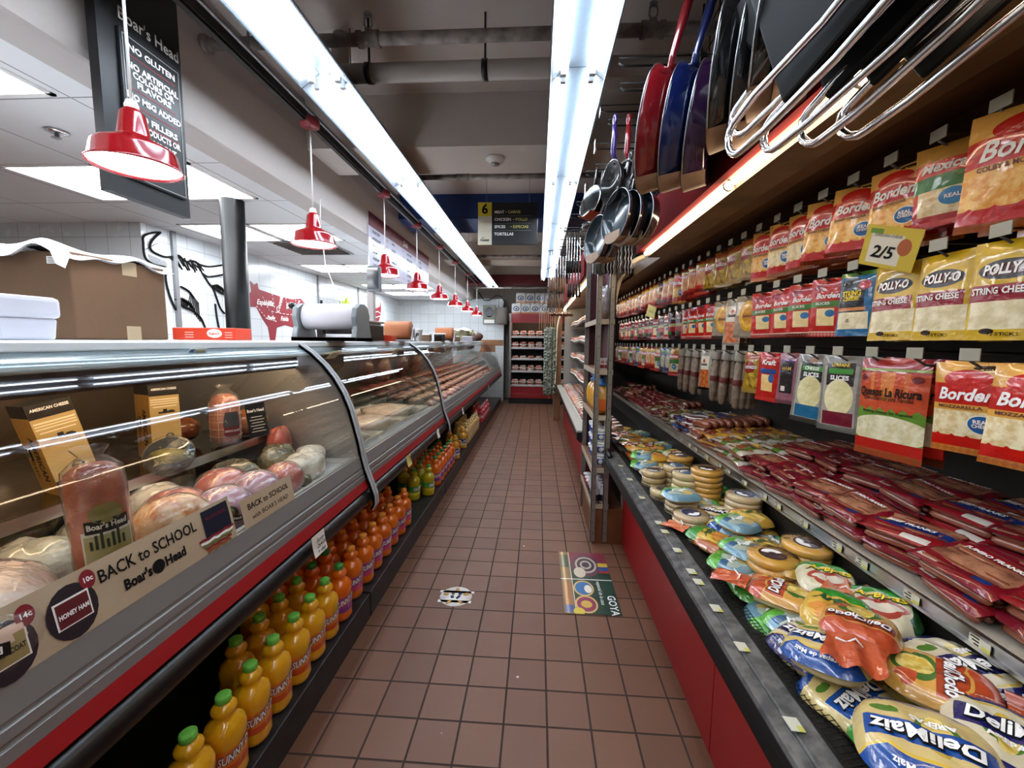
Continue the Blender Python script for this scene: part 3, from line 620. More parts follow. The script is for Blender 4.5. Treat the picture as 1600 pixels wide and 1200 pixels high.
for i in range(6): bot('c', -1.0, 3.50+.125*i, 'middle')
for i in range(5): bot('o', -1.115, 3.50+.125*i, 'back')
bot('m', -.875, 4.35, 'front'); bot('m', -.99, 4.6, 'middle'); bot('m', -.875, 4.80, 'front')
for i in range(7): bot('a', -.88, 5.05+.14*i, 'front')
for i in range(5): bot('a', -1.0, 5.1+.14*i, 'middle')
for i in range(5): bot('p', -.88, 6.4+.2*i, 'front')
for i in range(3): bot('p', -1.0, 6.5+.2*i, 'middle')
# price tags on the bumper
def tagcard(y, label, lines, m=0, w=.085, h=.075, z=.668):
    t = thing('price_tag', label, 'price tag', (-.784, y, z), rot=(0, 0, pi/2))
    G().grid(lambda u, v: ((u-.5)*w, -.004-.03*(1-v)**2*0-.012*(sin(v*pi/2)-1)*-1, (v-.5)*h), 2, 5).obj('card', PAPER if m == 0 else mat('yellow_tag', '#d8c878', .6), t)
    g = G(); T0 = lambda z: Matrix.Translation((0, -.0175, z)) @ Matrix.Rotation(pi/2, 4, 'X')
    for i, l in enumerate(lines): g.text(l, .022, 0, T0(.022-.022*i), shear=.2, bold=.0004, w=w*.8 if i == 0 else None)
    g.obj('writing', INK, t)
tagcard(1.386, 'white handwritten juice price tag stuck on the black bumper', ['Sunny D', '2x4.00', '+ dep'])
tagcard(2.44, 'yellow printed price tag on the bumper past the first divider arm', ['SALE', '2/5'], 1, .08, .07)
tagcard(3.19, 'small white tag on the bumper before the second divider arm', ['Juice', '2.49'], 0, .07, .07)
tagcard(4.28, 'small white tag on the bumper above the pale juice jugs', ['Jug', '3.99'], 0, .07, .07)
tagcard(6.6, 'last small white tag far along the black bumper', ['Tea', '1.99'], 0, .07, .07)
# ---------------------------------------------------------------- lettered strips inside the glass
def gl(z):
    for a, b in zip(GP, GP[1:]):
        if a[1] <= z <= b[1]: return a[0]+(b[0]-a[0])*(z-a[1])/(b[1]-a[1])
    return -.852
def strip_sign(y0, y1, z0, z1, label):
    t = thing('glass_banner', label, 'sign', (0, 0, 0))
    fx = lambda z: gl(z)+.0035
    G().grid(lambda u, v: (fx(z0+(z1-z0)*v), y0+(y1-y0)*u, z0+(z1-z0)*v), 4, 4).obj('backing', mat('banner_tan', '#b8a68c', .4, var=('#a8947a', 8, .3)), t)
    return t, (lambda yc, zc: (lambda x, y, z: (fx(zc+y)+.0015, yc+x, zc+y)))
t, f = strip_sign(.30, 1.085, .838, .955, 'tan back to school banner along the bottom of the deli glass')
g = G().text('BACK to SCHOOL', .036, 0, fn=f(.845, .922), bold=.0006, w=.235).text("Boar's", .030, 0, fn=f(.80, .880), bold=.0014, w=.062).text('Head', .030, 0, fn=f(.893, .880), bold=.0014, w=.055)
g.obj('lettering', INK, t)
def disc(g, yc, zc, ry, rz, m, f): g.grid(lambda u, v: f(u*0+ry*v*cos(2*pi*u), rz*v*sin(2*pi*u), 0), 20, 2, m)
g = G(); e = (lambda F: (lambda x, y, z: (lambda p: (p[0]+.0008, p[1], p[2]))(F(x, y, z))))
disc(g, 0, 0, .0155, .0155, 0, f(.848, .88))
for yc, zc, m1, t1 in ((.575, .885, 1, 'HONEY COAT'), (.675, .89, 2, 'HONEY HAM')):
    F = f(yc, zc); disc(g, 0, 0, .043, .05, 3, F)
    g.grid(lambda u, v: e(F)((u-.5)*.06, (v-.45)*.05, 0), 2, 2, 4).grid(lambda u, v: e(e(F))((u-.5)*.054, (v-.45)*.044, 0), 2, 2, m1)
    g.text(t1, .012, 4 if m1 == 2 else 0, fn=e(e(e(F))), w=.05, bold=.0004)
    F2 = e(f(yc+.034, zc+.042)); disc(g, 0, 0, .014, .018, 5, F2); g.text('14c' if m1 == 1 else '10c', .013, 4, fn=e(F2), bold=.0004)
F = f(1.03, .898); g.grid(lambda u, v: F((u-.5)*.09, (v-.3)*.07, 0), 2, 2, 6); g.text("BOAR'S HEAD", .011, 5, fn=e(f(1.03, .925)), w=.07)
for i in range(5): g.grid(lambda u, v: e(f(1.02, .877-.008*i))((u-.5)*(.12-.01*i), (v-.5)*.006+.002*sin(u*19+i), 0), 8, 1, (5, 4, 7, 5, 8)[i])
g.obj('printing', [INK, mat('gold_label', '#9a8750', .5), mat('maroon_label', '#5a1a20', .5), mat('dark_ham_print', '#241c22', .5), WINK, mat('badge_red', '#7c1c26', .5), mat('navy_card', '#141a2c', .4), mat('lettuce_print', '#5d6b30', .5), mat('crust_print', '#8a4a22', .5)], t)
t, f = strip_sign(1.12, 1.37, .838, .925, 'short tan back to school banner nearer the divider arm')
G().text('BACK to SCHOOL', .025, 0, fn=f(1.245, .895), bold=.0004, w=.2).text("with BOAR'S HEAD", .02, 0, fn=f(1.245, .862), w=.18).obj('lettering', INK, t)
# ---------------------------------------------------------------- goods in the first case
def blob(g, rx, ry, rz, m=0, n=18, k=12, seed=0, amp=.04, flat=0, sq=2.0, T=None):
    rr = random.Random(seed); ph = [rr.uniform(0, 6) for _ in range(6)]
    def fn(u, v):
        a = 2*pi*u; b = pi*(v-.5); q = 1+amp*(sin(3*a+ph[0])*cos(2*b+ph[1])+.6*sin(5*a+ph[2])*sin(4*b+ph[3]))
        c, s, d = cos(a)*cos(b), sin(a)*cos(b), sin(b)
        e = (abs(c)**sq+abs(s)**sq+abs(d)**sq)**(-1/sq); z = rz*d*e*q
        return (rx*c*e*q, ry*s*e*q, max(z, -rz*(1-flat)))
    return g.grid(fn, n, k, m, T)
def emblem(g, T, s=1, band=1, badge=0, txt=2):
    """oval badge over a lettered ribbon, facing local -y"""
    g.lathe([(.0, -.001), (.03*s, 0), (.03*s, .002)], 20, badge, axis='y', T=T @ TRS(0, 0, .018*s)).lathe([(.0, -.0018), (.018*s, -.0012), (.018*s, 0)], 16, 3, axis='y', T=T @ TRS(0, -.0005, .02*s))
    g.box(-.045*s, .045*s, -.002, .0, -.012*s, .008*s, band, T=T); g.text("Boar's Head", .016*s, txt, T @ TRS(0, -.0026, -.002*s, pi/2), w=.075*s, bold=.0004*s)
EM = [mat('emblem_olive', '#33342a', .5), mat('ribbon_black', '#141412', .5), WINK, mat('emblem_gold', '#7a6c3e', .4)]
def wrapped(name, cat, label, loc, rot, body, mats, skin=True, size=(.1, .1, .1), emb=None, group=None, knot=True):
    t = thing(name, label, cat, loc, rot=rot, group=group)
    g = G(); body(g); g.obj('meat' if cat == 'meat' else 'body', mats, t)
    if skin:
        g = G(); blob(g, size[0]*1.04, size[1]*1.04, size[2]*1.04, 0, 20, 14, 5, .02, sq=2.3)
        if knot: g.lathe([(size[0]*.35, size[2]*.93), (size[0]*.12, size[2]*1.12), (size[0]*.3, size[2]*1.28)], 14, cap=False)
        g.obj('plastic_wrap', WRAP, t)
    if emb:
        g = G(); emblem(g, Matrix.Translation(emb[0]) @ Matrix.Rotation(emb[1], 4, 'Z'), emb[2]); g.obj('label', EM, t)
    return t
HAM = mat('pink_ham', '#b0524a', .22, coat=.7, var=('#bd7066', 7, .25), bump=(30, .2)); HAM2 = mat('mauve_ham', '#a57487', .22, coat=.8, var=('#b98c9a', 9, .25), bump=(26, .35))
TURK = mat('roast_turkey', '#b86a2a', .4, coat=.5, var=('#d9b48a', 28, .12), bump=(40, .5)); WHAM = mat('pale_ham', '#cfa893', .35, coat=.5, var=('#dcc0ae', 5, .3))
DZ = .787
Fm = 0.75  # labels turned towards the shopper's view
for n_, (x, y, r, m_, lab, rz) in enumerate(((-1.09, 1.15, .084, HAM, 'round pink ham with a dark oval badge behind the roasted turkey breast', .5), (-1.10, 1.35, .085, HAM, 'pink tied ham at the back of the ham cluster', .4), (-.985, 1.36, .08, HAM2, 'mauve tied ham beside the short banner', .5), (-.975, 1.195, .082, HAM2, 'mauve plastic-wrapped ham in the middle of the cluster', .6), (-.99, 1.53, .07, HAM, 'small pink ham beyond the banner end', .4))):
    def bd(g, r=r):
        blob(g, r, r*.95, r*.92, 0, 24, 16, n_, .02, sq=2.2)
        for s in (-.35, .1, .5): g.tube([(r*1.0*sin(a)*math.sqrt(max(0, 1-s*s)), r*s+.01*sin(a), r*.93*cos(a)*math.sqrt(max(0, 1-s*s))) for a in [i*pi/10-pi/2 for i in range(11)]], .0012, 5, 1)
    wrapped('ham', 'meat', lab, (x, y, DZ+r*.93), (0, 0, rz), bd, [m_, WINK], size=(r, r*.95, r*.92), emb=((.02, -r*1.0, 0), 0, .8) if n_ in (0, 3) else None, group='hams in the deli case', knot=False)
def bd(g): blob(g, .095, .07, .098, 0, 24, 16, 9, .02, sq=2.4)
t = wrapped('turkey_breast', 'meat', 'browned roast turkey breast with a grey landscape label', (-.975, 1.02, DZ+.09), (0, 0, .75), bd, [TURK], size=(.095, .07, .098), emb=((.03, -.079, .03), 0, .7), knot=False)
G().box(-.02, .08, -.077, -.075, -.055, .012).box(-.015, .075, -.0785, -.0765, -.05, .007, 1).obj('landscape_label', [WINK, mat('olive_print', '#5e604e', .5, var=('#8a8a70', 20, .2))], t)
def bd(g): blob(g, .12, .16, .10, 0, 24, 16, 4, .03, sq=2.4)
wrapped('ham', 'meat', 'large pale ham with a green badge at the picture edge', (-1.0, .62, DZ+.09), (0, 0, .8), bd, [WHAM], size=(.12, .16, .10), emb=((.03, -.168, .035), 0, 1.1), knot=False, group='hams in the deli case')
def bd(g):
    g.lathe([(.0, 0), (.035, .004), (.049, .02), (.051, .05), (.0505, .28), (.046, .315), (.03, .33), (0, .335)], 28)
PEP = mat('pepperoni', '#8a3a20', .35, coat=.6, var=('#a85432', 26, .18), bump=(30, .25))
t = thing('pepperoni_log', 'tall upright pepperoni log in clear wrap leaning behind the glass', 'meat', (-.965, .838, DZ+.004), rot=(0.0, -.04, .85))
g = G(); bd(g); g.obj('meat', PEP, t)
G().lathe([(.052, 0), (.0535, .28), (.05, .322), (.03, .343), (.02, .35), (.033, .37)], 24, cap=False).obj('plastic_wrap', WRAP, t)
cy = lambda r, a0, zc: (lambda x, y, z: (r*cos(a0+x/r), r*sin(a0+x/r), zc+y))
g = G().grid(lambda u, v: cy(.0545, -1.35, .115)((u-.5)*.09, (v-.5)*.16, 0), 10, 2, 0).grid(lambda u, v: cy(.0552, -1.35, .118)((u-.5)*.083, (v-.5)*.135, 0), 10, 2, 1)
for i in range(7): g.grid(lambda u, v, i=i: cy(.0556, -1.35, .155)((u-.5)*.005-.03+.009*i, (v)*(.02+.012*((i*7) % 3)), 0), 1, 1, 3)
g.grid(lambda u, v: cy(.0556, -1.35, .205)((u-.5)*.075, (v-.5)*.028, 0), 6, 1, 2).text("Boar's Head", .017, 0, fn=cy(.0562, -1.35, .205), w=.068, bold=.0005).text('PEPPERONI', .016, 4, fn=cy(.0562, -1.35, .055), w=.075, bold=.0004)
g.grid(lambda u, v: cy(.0556, -1.35, .232)(.03*v*cos(2*pi*u), .022*v*sin(2*pi*u), 0), 16, 1, 5)
g.obj('label', [mat('label_cream', '#c9c0b0', .5), mat('label_grove', '#a59a78', .5, var=('#8a7a3c', 22, .2)), EM[1], mat('tree_print', '#2f3226', .5), mat('maroon_ink', '#5a2a30', .5), EM[3]], t)
# soft bags of sliced goods on the deck
BAG1 = mat('clouded_bag', '#8f8a78', .25, coat=.8, var=('#bcb8a8', 16, .25), bump=(22, .9, .02)); BAG2 = mat('pale_bag', '#c2b7a6', .22, coat=.9, var=('#e0d8ca', 18, .25), bump=(20, 1.0, .02)); BAG3 = mat('dark_olive_bag', '#4a4636', .25, coat=.8, var=('#7d7860', 18, .2), bump=(22, .9, .02))
for i, (x, y, rx, ry, rz, m_, lab) in enumerate(((-1.20, .62, .10, .13, .08, BAG1, 'long grey netted cheese log lying at the picture edge'), (-1.16, .84, .085, .075, .07, BAG1, 'cloudy wrapped cheese beside the pepperoni log'), (-1.2, 1.02, .08, .07, .065, BAG1, 'grey plastic-wrapped loaf behind the turkey breast'), (-1.22, 1.22, .075, .08, .07, BAG2, 'pale green-white cheese block behind the pink ham'), (-1.06, .975, .035, .035, .04, BAG3, 'dark peppered salami end between pepperoni and turkey'), (-1.17, 1.5, .09, .08, .07, BAG3, 'dark wrapped loaf under the olive tray'),
        (-1.0, 1.68, .07, .11, .06, BAG2, 'crumpled clear bag of pale slices near the divider arm'), (-1.13, 1.70, .07, .09, .075, BAG3, 'crinkled olive-coloured bag behind the pale bag'), (-.97, 1.62, .03, .05, .03, BAG3, 'small netted dark salami by the sill'), (-1.05, 1.82, .07, .06, .06, BAG2, 'clear bag touching the first divider panel'), (-1.2, 1.83, .08, .05, .10, HAM, 'tall pink loaf against the divider panel'), (-1.45, .95, .12, .14, .08, BAG3, 'dark bag deep in the case under the shelf'), (-1.45, 1.4, .12, .16, .07, BAG1, 'grey wrapped goods deep under the shelf'))):
    g = G(); blob(g, rx, ry, rz, 0, 22, 14, i+20, .07, sq=2.6); g.obj('wrapped_deli_meat', m_, label=lab, cat='deli meat', loc=(x, y, DZ+rz*1.04), rot=(0, 0, i*.5), group='wrapped goods on the deck of the deli case')
# cheese boxes
def cheese_box(loc, rot, label):
    t = thing('cheese_box', label, 'cheese box', loc, rot=rot, group='yellow american cheese boxes'); t.scale = (.94, .94, .94)
    side = paint('cheese_side', '#c8954a', [('r', .5, .95, .5, .08, '#17110c'), ('r', .86, .45, .02, .42, '#a87a38')], .45, .3, None)
    front = paint('cheese_front', '#b49a66', [('r', .5, .95, .5, .1, '#17110c'), ('r', .5, .80, .46, .008, '#e8dcc0'), ('r', .5, .77, .46, .006, '#e8dcc0'), ('r', .5, .74, .46, .006, '#e8dcc0'), ('r', .5, .70, .4, .006, '#e8dcc0'), ('r', .55, .62, .28, .012, '#191613'), ('r', .5, .635, .07, .03, '#191613'), ('r', .7, .625, .08, .02, '#191613'), ('r', .5, .07, .5, .11, '#1a1b1c'), ('e', .6, .26, .14, .06, '#24241c'), ('r', .5, .56, .4, .004, '#3a3226')], .45, .3, None)
    g = G().box(-.05, .05, 0, .001, 0, .285, 0).box(-.05, .05, .001, .10, 0, .285, 1, uvax='yz'); g.obj('carton', [front, side], t)
    g = G(); TT = lambda z, x=-.0515: Matrix.Translation((x, .05, z)) @ Matrix.Rotation(-pi/2, 4, 'Z') @ Matrix.Rotation(pi/2, 4, 'X')
    g.text('AMERICAN', .036, 0, TT(.12) @ Matrix.Translation((.012, 0, 0)) @ Matrix.Rotation(-pi/2, 4, 'Z'), bold=.0008, w=.14).text('Classic', .03, 0, TT(.10) @ Matrix.Translation((-.022, 0, 0)) @ Matrix.Rotation(-pi/2, 4, 'Z'), shear=.3)
    g.text('AMERICAN CHEESE', .012, 1, TRS(0, -.001, .268, pi/2), w=.085, bold=.0003).text('american cheese', .011, 1, TRS(0, -.001, .022, pi/2), w=.08)
    g.obj('lettering', [INK, WINK], t); g = G(); emblem(g, TRS(.01, -.001, .07), .5); emblem(g, Matrix.Translation((-.052, .07, .14)) @ Matrix.Rotation(-pi/2, 4, 'Z') @ Matrix.Rotation(-pi/2, 4, 'Y'), .5); g.obj('emblem', EM, t)
cheese_box((-1.30, 1.08, .962), (-.04, -.20, 1.28), 'yellow american cheese box tilted beside the pepperoni log'); cheese_box((-1.36, 1.42, .962), (0, .0, 1.22), 'upright yellow american cheese box in the corner of the shelf')
t = thing('salami_log', 'upright netted salami with a dark crest label on the shelf', 'meat', (-1.29, 1.62, .962), rot=(0, 0, .7))
g = G().lathe([(.0, 0), (.04, .005), (.053, .03), (.056, .1), (.052, .17), (.04, .2), (.02, .21), (0, .212)], 24)
for i in range(8): g.tube([(.0555*cos(i*pi/4+.3), .0555*sin(i*pi/4+.3), z) for z in (.02, .06, .1, .14, .18)], .0014, 5, 1)
for z in (.04, .07, .1, .13, .16): g.tube([(.0565*cos(a), .0565*sin(a), z) for a in [i*pi/8 for i in range(16)]], .0014, 5, 1, closed=True)
g.obj('meat', [mat('salami_pink', '#9c5a4a', .4, coat=.5, var=('#b87a66', 16, .2)), mat('netting', '#c9a890', .6)], t)
G().grid(lambda u, v: cy(.059, -1.2, .09)((u-.5)*.065*(1-.5*abs(v-.5)), (v-.5)*.1, 0), 8, 4, 0).grid(lambda u, v: cy(.0595, -1.2, .062)((u-.5)*.06, (v-.5)*.035, 0), 6, 1, 1).text('GENOA SALAMI', .012, 2, fn=cy(.0602, -1.2, .062), w=.055).obj('label', [mat('label_slate', '#3b4046', .4), mat('maroon_label', '#5a1a20'), WINK], t)
G().lathe([(.054, 0), (.06, .1), (.05, .2), (.02, .23), (.04, .25)], 20, cap=False).obj('plastic_wrap', WRAP, t)
t = thing('olive_tray', 'clear lidded party tray of olives propped at the shelf edge', 'deli tray', (-1.24, 1.30, .995), rot=(.95, .1, .55))
G().lathe([(.0, 0), (.065, 0), (.07, .012), (0, .012)], 30).obj('tray', SHBLK, t); g = G()
for i in range(70):
    a = R.uniform(0, 2*pi); q = .062*math.sqrt(R.random()); 
    if abs(q*sin(a)) < .02 + .02*cos(a*3): g.lathe([(0, -.004), (.005, 0), (0, .004)], 6, T=TRS(q*cos(a), q*sin(a), .015, R.random()*3, R.random()*3))
G().lathe([(.0, .011), (.045, .012), (.05, .016), (.0, .02)], 20, T=Matrix.Diagonal((1.1, .55, 1, 1))).obj('relish', mat('olive_relish', '#8a7a28', .35, var=('#5e5a20', 40, .2), bump=(80, .6)), t, kind='stuff')
g.obj('olives', mat('olive_green', '#77702a', .3), t, kind='stuff')
G().lathe([(.071, .01), (.073, .022), (.066, .028), (0, .03)], 30).obj('lid', WRAP, t)
CHK = mat('roast_skin', '#9a4a1c', .22, coat=.8, var=('#c98a4a', 14, .2), bump=(18, .5)); CH2 = mat('dark_roast', '#6a2f18', .22, coat=.8, var=('#94542a', 16, .2), bump=(18, .6))
for i, (x, y, rx, ry, rz, m_, lab) in enumerate(((-1.36, 1.88, 0, 0, 0, CHK, ''),)): pass
for i, (x, y, m_, lab) in enumerate(((-1.33, 1.79, CHK, 'golden-brown roast beside the small black price card'), (-1.36, 2.12, CHK, 'golden-skinned roast just past the first glass partition'), (-1.44, 2.42, CH2, 'dark roast at the end of the short shelf'), (-1.55, 2.2, CH2, 'dark roast at the back of the short shelf'), (-1.50, 1.60, CH2, 'roast behind the netted salami'))):
    g = G(); blob(g, .09, .07, .055, 0, 24, 16, 40+i, .06, sq=2.3); g.obj('roast', m_, label=lab, cat='meat', loc=(x, y, 1.02), rot=(0, 0, .6), group='roasts on the deli shelf')
t = thing('shelf_card', 'small black deli card with white lines standing on the shelf edge', 'sign', (-1.235, 1.75, .965), rot=(-.08, -.10, .75))
G().box(-.038, .038, 0, .003, 0, .15).obj('card', SBK, t); g = G().text("Boar's Head", .018, 0, TRS(0, -.001, .118, pi/2), bold=.0006, w=.064)
for i in range(6): g.box(-.022-.006*(i % 2), .022+.006*(i % 2), -.001, 0, .088-.013*i, .0905-.013*i)
g.obj('lettering', WINK, t)
# roasts further along the same shelf (seen through the arm's side)
# ---------------------------------------------------------------- second case: white pans and tubs
PANM = mat('white_pan', '#c9c0b6', .3, coat=.4)
for i, (y, x, w_, l_) in enumerate(((2.22, -1.18, .5, .42), (2.70, -1.18, .5, .42), (3.2, -1.18, .5, .5))):
    t = thing('food_pan', 'white rectangular pan in the middle deli case, %s from the camera end' % nth(i), 'pan', (x, y, DZ+.002))
    g = G(); a, b, h = w_/2, l_/2, .06
    g.add([(-a, -b, h), (a, -b, h), (a, b, h), (-a, b, h), (-a+.03, -b+.03, .01), (a-.03, -b+.03, .01), (a-.03, b-.03, .01), (-a+.03, b-.03, .01)], [(0, 1, 5, 4), (1, 2, 6, 5), (2, 3, 7, 6), (3, 0, 4, 7), (4, 5, 6, 7)]).box(-a, a, -b, b, 0, .008); g.obj('pan', PANM, t)
    g = G(); blob(g, a-.05, b-.05, .04, 0, 22, 10, 60+i, .15, sq=3); g.obj('salad', mat('pale_salad', '#b7a08c', .4, coat=.4, var=('#d8cabb', 24, .2), bump=(24, .6)), t, kind='stuff', loc=(0, 0, .05))
t = thing('tray_guard', 'clear acrylic guard standing inside the middle deli case', 'guard', (-.94, 2.0, DZ+.002)); G().box(-.004, .004, .02, 1.5, 0, .14).obj('panel', GLASS, t)
for i, (y, lab) in enumerate(((2.13, 'yellow number card hung near the first divider arm'), (3.1, 'yellow number card inside the glass before the second divider arm'), (4.35, 'yellow number card inside the meat case'))):
    t = thing('number_card', lab, 'card', (-1.075, y, 1.318), rot=(0, .9, 0)); G().box(-.002, 0, -.05, .05, -.03, .03, 1).box(0, .001, -.044, .044, -.024, .024, 0).obj('card', [PAPER, mat('yellow_tag', '#d8c878')], t)
    g = G(); T9 = Matrix.Translation((.002, 0, 0)) @ Matrix.Rotation(pi/2, 4, 'Z') @ Matrix.Rotation(pi/2, 4, 'X'); g.text('3 2 1', .035, 0, T9, bold=.001); g.obj('numerals', mat('navy_ink', '#1b2252', .5), t)
t = thing('case_sticker', 'blue and white picture sticker on the glass lip above the cheese box', 'sticker', (-1.127, 1.30, 1.349), rot=(0, .75, 0)); G().box(0, .001, -.035, .035, -.022, .022, uvax='yz').obj('print', paint('sticker_print', '#dfe6ea', [('r', .2, .5, .12, .5, '#3f7fb0'), ('e', .6, .4, .25, .3, '#5f8ea0'), ('r', .7, .8, .3, .1, '#c8b46a')], .3, .3, None), t)
# ---------------------------------------------------------------- third case: meat in rows
MEATR = mat('red_meat', '#8a2a26', .3, coat=.6, var=('#c9938a', 14, .18), bump=(20, .4)); MEATD = mat('dark_meat', '#4a1614', .3, coat=.6, var=('#8a3a34', 12, .2), bump=(20, .4)); MEATW = mat('pale_meat', '#c8a294', .35, coat=.4, var=('#a85a50', 12, .15), bump=(20, .4))
n_ = 0
for r_, (x, z, m_) in enumerate(((-1.0, DZ+.03, MEATR), (-1.14, DZ+.05, MEATW), (-1.30, DZ+.08, MEATR), (-1.46, DZ+.11, MEATD), (-1.62, DZ+.14, MEATR))):
    for i in range(22):
        y = 3.80+.245*i; n_ += 1
        g = G(); blob(g, .062, .108, .026, 0, 12, 8, n_, .10, sq=2.4)
        rr_ = ('row beside the glass', 'second row from the glass', 'middle row', 'fourth row from the glass', 'row along the back')[r_]
        g.obj('meat_cut', (m_, MEATW, MEATD, m_)[(i*3+r_) % 4 if i % 3 == 0 else 0], label='slab of raw meat in the last case, %s, %s along' % (rr_, nth(i)), cat='meat', group='raw meat slabs in the last deli case', loc=(x, y, z), rot=(0, .12, R.uniform(-.2, .2)))
t = thing('meat_tray_rack', 'stepped steel rack carrying the raw meat in the last case', 'rack')
g = G()
for x, z in ((-1.0, 0), (-1.14, .02), (-1.30, .05), (-1.46, .08), (-1.62, .11)): g.box(x-.075, x+.075, 3.70, 9.3, DZ-.001, DZ+z+.004)
g.obj('rack', STEEL, t); g = G()
for x, z in ((-1.07, .06), (-1.22, .09), (-1.38, .13)): g.box(x-.004, x+.004, 3.70, 9.3, DZ, DZ+z)
g.obj('divider', SHBLK, t)
def bd2(i):
    g = G(); blob(g, .09, .09, .17, 0, 16, 12, 90+i, .12, sq=2.2); return g
for i, y in enumerate((4.2, 4.7, 5.3, 6.0)): bd2(i).obj('meat_joint', MEATR if i % 2 else MEATD, label='large dark red joint hung at the back of the meat case, %s along' % nth(i), cat='meat', group='meat joints in the last deli case', loc=(-1.80, y, 1.08))
# ================================================================ on the counter top
CT = 1.391
CARD = mat('cardboard', '#674c35', .75, var=('#5c432e', 5, .3), bump=(40, .1))
t = thing('cardboard_box', 'big brown cardboard box on the counter with plastic film over it', 'box', (-1.52, 1.285, CT))
g = G().box(-.62, 0, 0, .345, 0, .285); g.obj('carton', CARD, t, bevel=.006)
TAPE = mat('packing_tape', '#a8957a', .25, coat=.6); G().box(.0, .0012, .17, .225, .235, .286).box(.0, .0012, .17, .225, 0, .05).box(-.6, 0.001, .17, .225, .285, .2862).obj('tape', TAPE, t)
g = G().box(-.078, -.036, -.0015, 0, .245, .268, 0)
for i in range(4): g.box(-.074, -.042+.004*(i % 2), -.002, -.0015, .248+.005*i, .2495+.005*i, 1)
g.obj('shipping_label', [PAPER, INK], t)
PF = mat('plastic_bag', '#dfe3e6', .12, coat=.9, alpha=.72, bump=(16, 1.0, .03)); PF2 = mat('plastic_bag_solid', '#cfd4d8', .15, coat=.8, var=('#f0f2f4', 12, .2), bump=(16, 1, .03))
def film_fn(u, v):
    x = -.66+.68*u; y = -.03+.42*v
    z = .288+.012+.045*(1-u)**1.5*(.5+.5*sin(v*pi))+.014*sin(9*u+3*v)*sin(7*v+1)+.007*sin(23*u+5*v)
    if v < .06: z -= .03+.01*sin(u*20)
    if u > .96: z -= .03+.008*sin(v*17)
    return (x, y, z)
G().grid(film_fn, 46, 30).obj('plastic_film', PF2, label='crumpled clear plastic film spread over the cardboard box', cat='plastic film', loc=(-1.52, 1.27, CT), rot=(0, 0, 0))
t = thing('foam_box', 'white lidded foam box in front of the cardboard box', 'box', (-1.30, .93, CT)); FOAM = mat('white_foam', '#c9c9d4', .55)
g = G().add([(-.33, 0, 0), (0, 0, 0), (0, .12, 0), (-.33, .12, 0), (-.335, -.005, .055), (.003, -.005, .055), (.003, .125, .055), (-.335, .125, .055)], [(3, 2, 1, 0), (0, 1, 5, 4), (1, 2, 6, 5), (2, 3, 7, 6), (3, 0, 4, 7), (4, 5, 6, 7)]); g.obj('base', FOAM, t, bevel=.006)
G().box(-.345, .010, -.012, .132, .055, .112).obj('lid', FOAM, t, bevel=.012)
t = thing('small_carton', 'flat orange-red carton with a round logo beside the cardboard box', 'carton', (-1.80, 1.95, CT), rz=.12)
OR = mat('orange_carton', '#c93a1c', .45); G().box(0, .30, 0, .14, 0, .06).obj('carton', OR, t, bevel=.003)
g = G().lathe([(.0, -.001), (1, 0), (1, .001)], 24, 0, axis='y', T=TRS(.20, -.001, .032) @ Matrix.Diagonal((.036, 1, .022, 1))).text('Export', .018, 1, TRS(.2, -.003, .032, pi/2), w=.05, bold=.0005)
for i in range(3): g.box(.06, .10, -.001, 0, .012+.012*i, .014+.012*i, 0).box(.25, .285, -.001, 0, .012+.012*i, .014+.012*i, 0)
g.obj('logo', [WINK, OR], t)
# white paper roll in a grey stand
t = thing('paper_roll_holder', 'fat white paper roll lying in a grey cast stand on the counter', 'paper roll holder', (-1.30, 2.28, CT), rz=.0)
GC = mat('cast_grey', '#7b8284', .4, .3)
def side(g, x, th=.03):
    pr = [(-.11, 0), (.11, 0), (.09, .06), (.075, .10), (.085, .14), (.06, .19), (.02, .208), (-.04, .205), (-.085, .18), (-.10, .13), (-.085, .08), (-.10, .04)]
    n = len(pr); g.add([(x, a, b) for a, b in pr]+[(x+th, a, b) for a, b in pr], [tuple(range(n-1, -1, -1)), tuple(range(n, 2*n))]+[(i, (i+1) % n, n+(i+1) % n, n+i) for i in range(n)])
for xx in (-.03, .30): g = G(); side(g, xx); g.obj('stand', GC, t, bevel=.006); G().box(-.03, .33, -.11, .11, 0, .022).obj('base', mat('rust_brown', '#3c2a22', .6, .2), t, bevel=.003)
G().lathe([(.016, .0), (.070, .0), (.072, .004), (.072, .286), (.070, .29), (.016, .29)], 36, axis='x', T=TRS(.005, 0, .135)).obj('paper_roll', mat('roll_white', '#cfcbd0', .6), t)
G().lathe([(.0, -.037), (.05, -.035), (.053, -.03)], 24, axis='x', T=TRS(0, 0, .135)).obj('end_disc', GC, t)
G().lathe([(.0, .0), (.02, 0), (.02, .02), (0, .02)], 12, axis='x', T=TRS(-.06, -.05, .19)).obj('knob', BLACK, t)
# scale with display pole
t = thing('deli_scale', 'black counter scale with a tall display head on a grey mast', 'scale', (-1.28, 2.72, CT))
G().box(-.16, .16, -.02, .26, 0, .115).obj('body', BLACK, t, bevel=.008); G().box(-.17, .17, -.03, .25, .125, .138).box(-.15, .15, -.01, .23, .115, .125).obj('platter', STEEL, t, bevel=.002)
G().box(-.165, -.02+.14, -.06, -.02, .0, .045).obj('keypad', mat('pale_grey', '#b4b3b8', .4), t, bevel=.006)
G().box(.105, .15, .10, .14, .138, .50).obj('mast', mat('mast_grey', '#b2b0ae', .35, .3), t, bevel=.004)
G().box(.13, .225, .03, .075, .33, .50, T=TRS(0, 0, 0)).obj('display_head', mat('display_frame', '#7e858c', .35), t, bevel=.012); G().box(.14, .215, .022, .031, .35, .485).obj('display_screen', mat('display_dark', '#2a3038', .12, coat=.8), t)
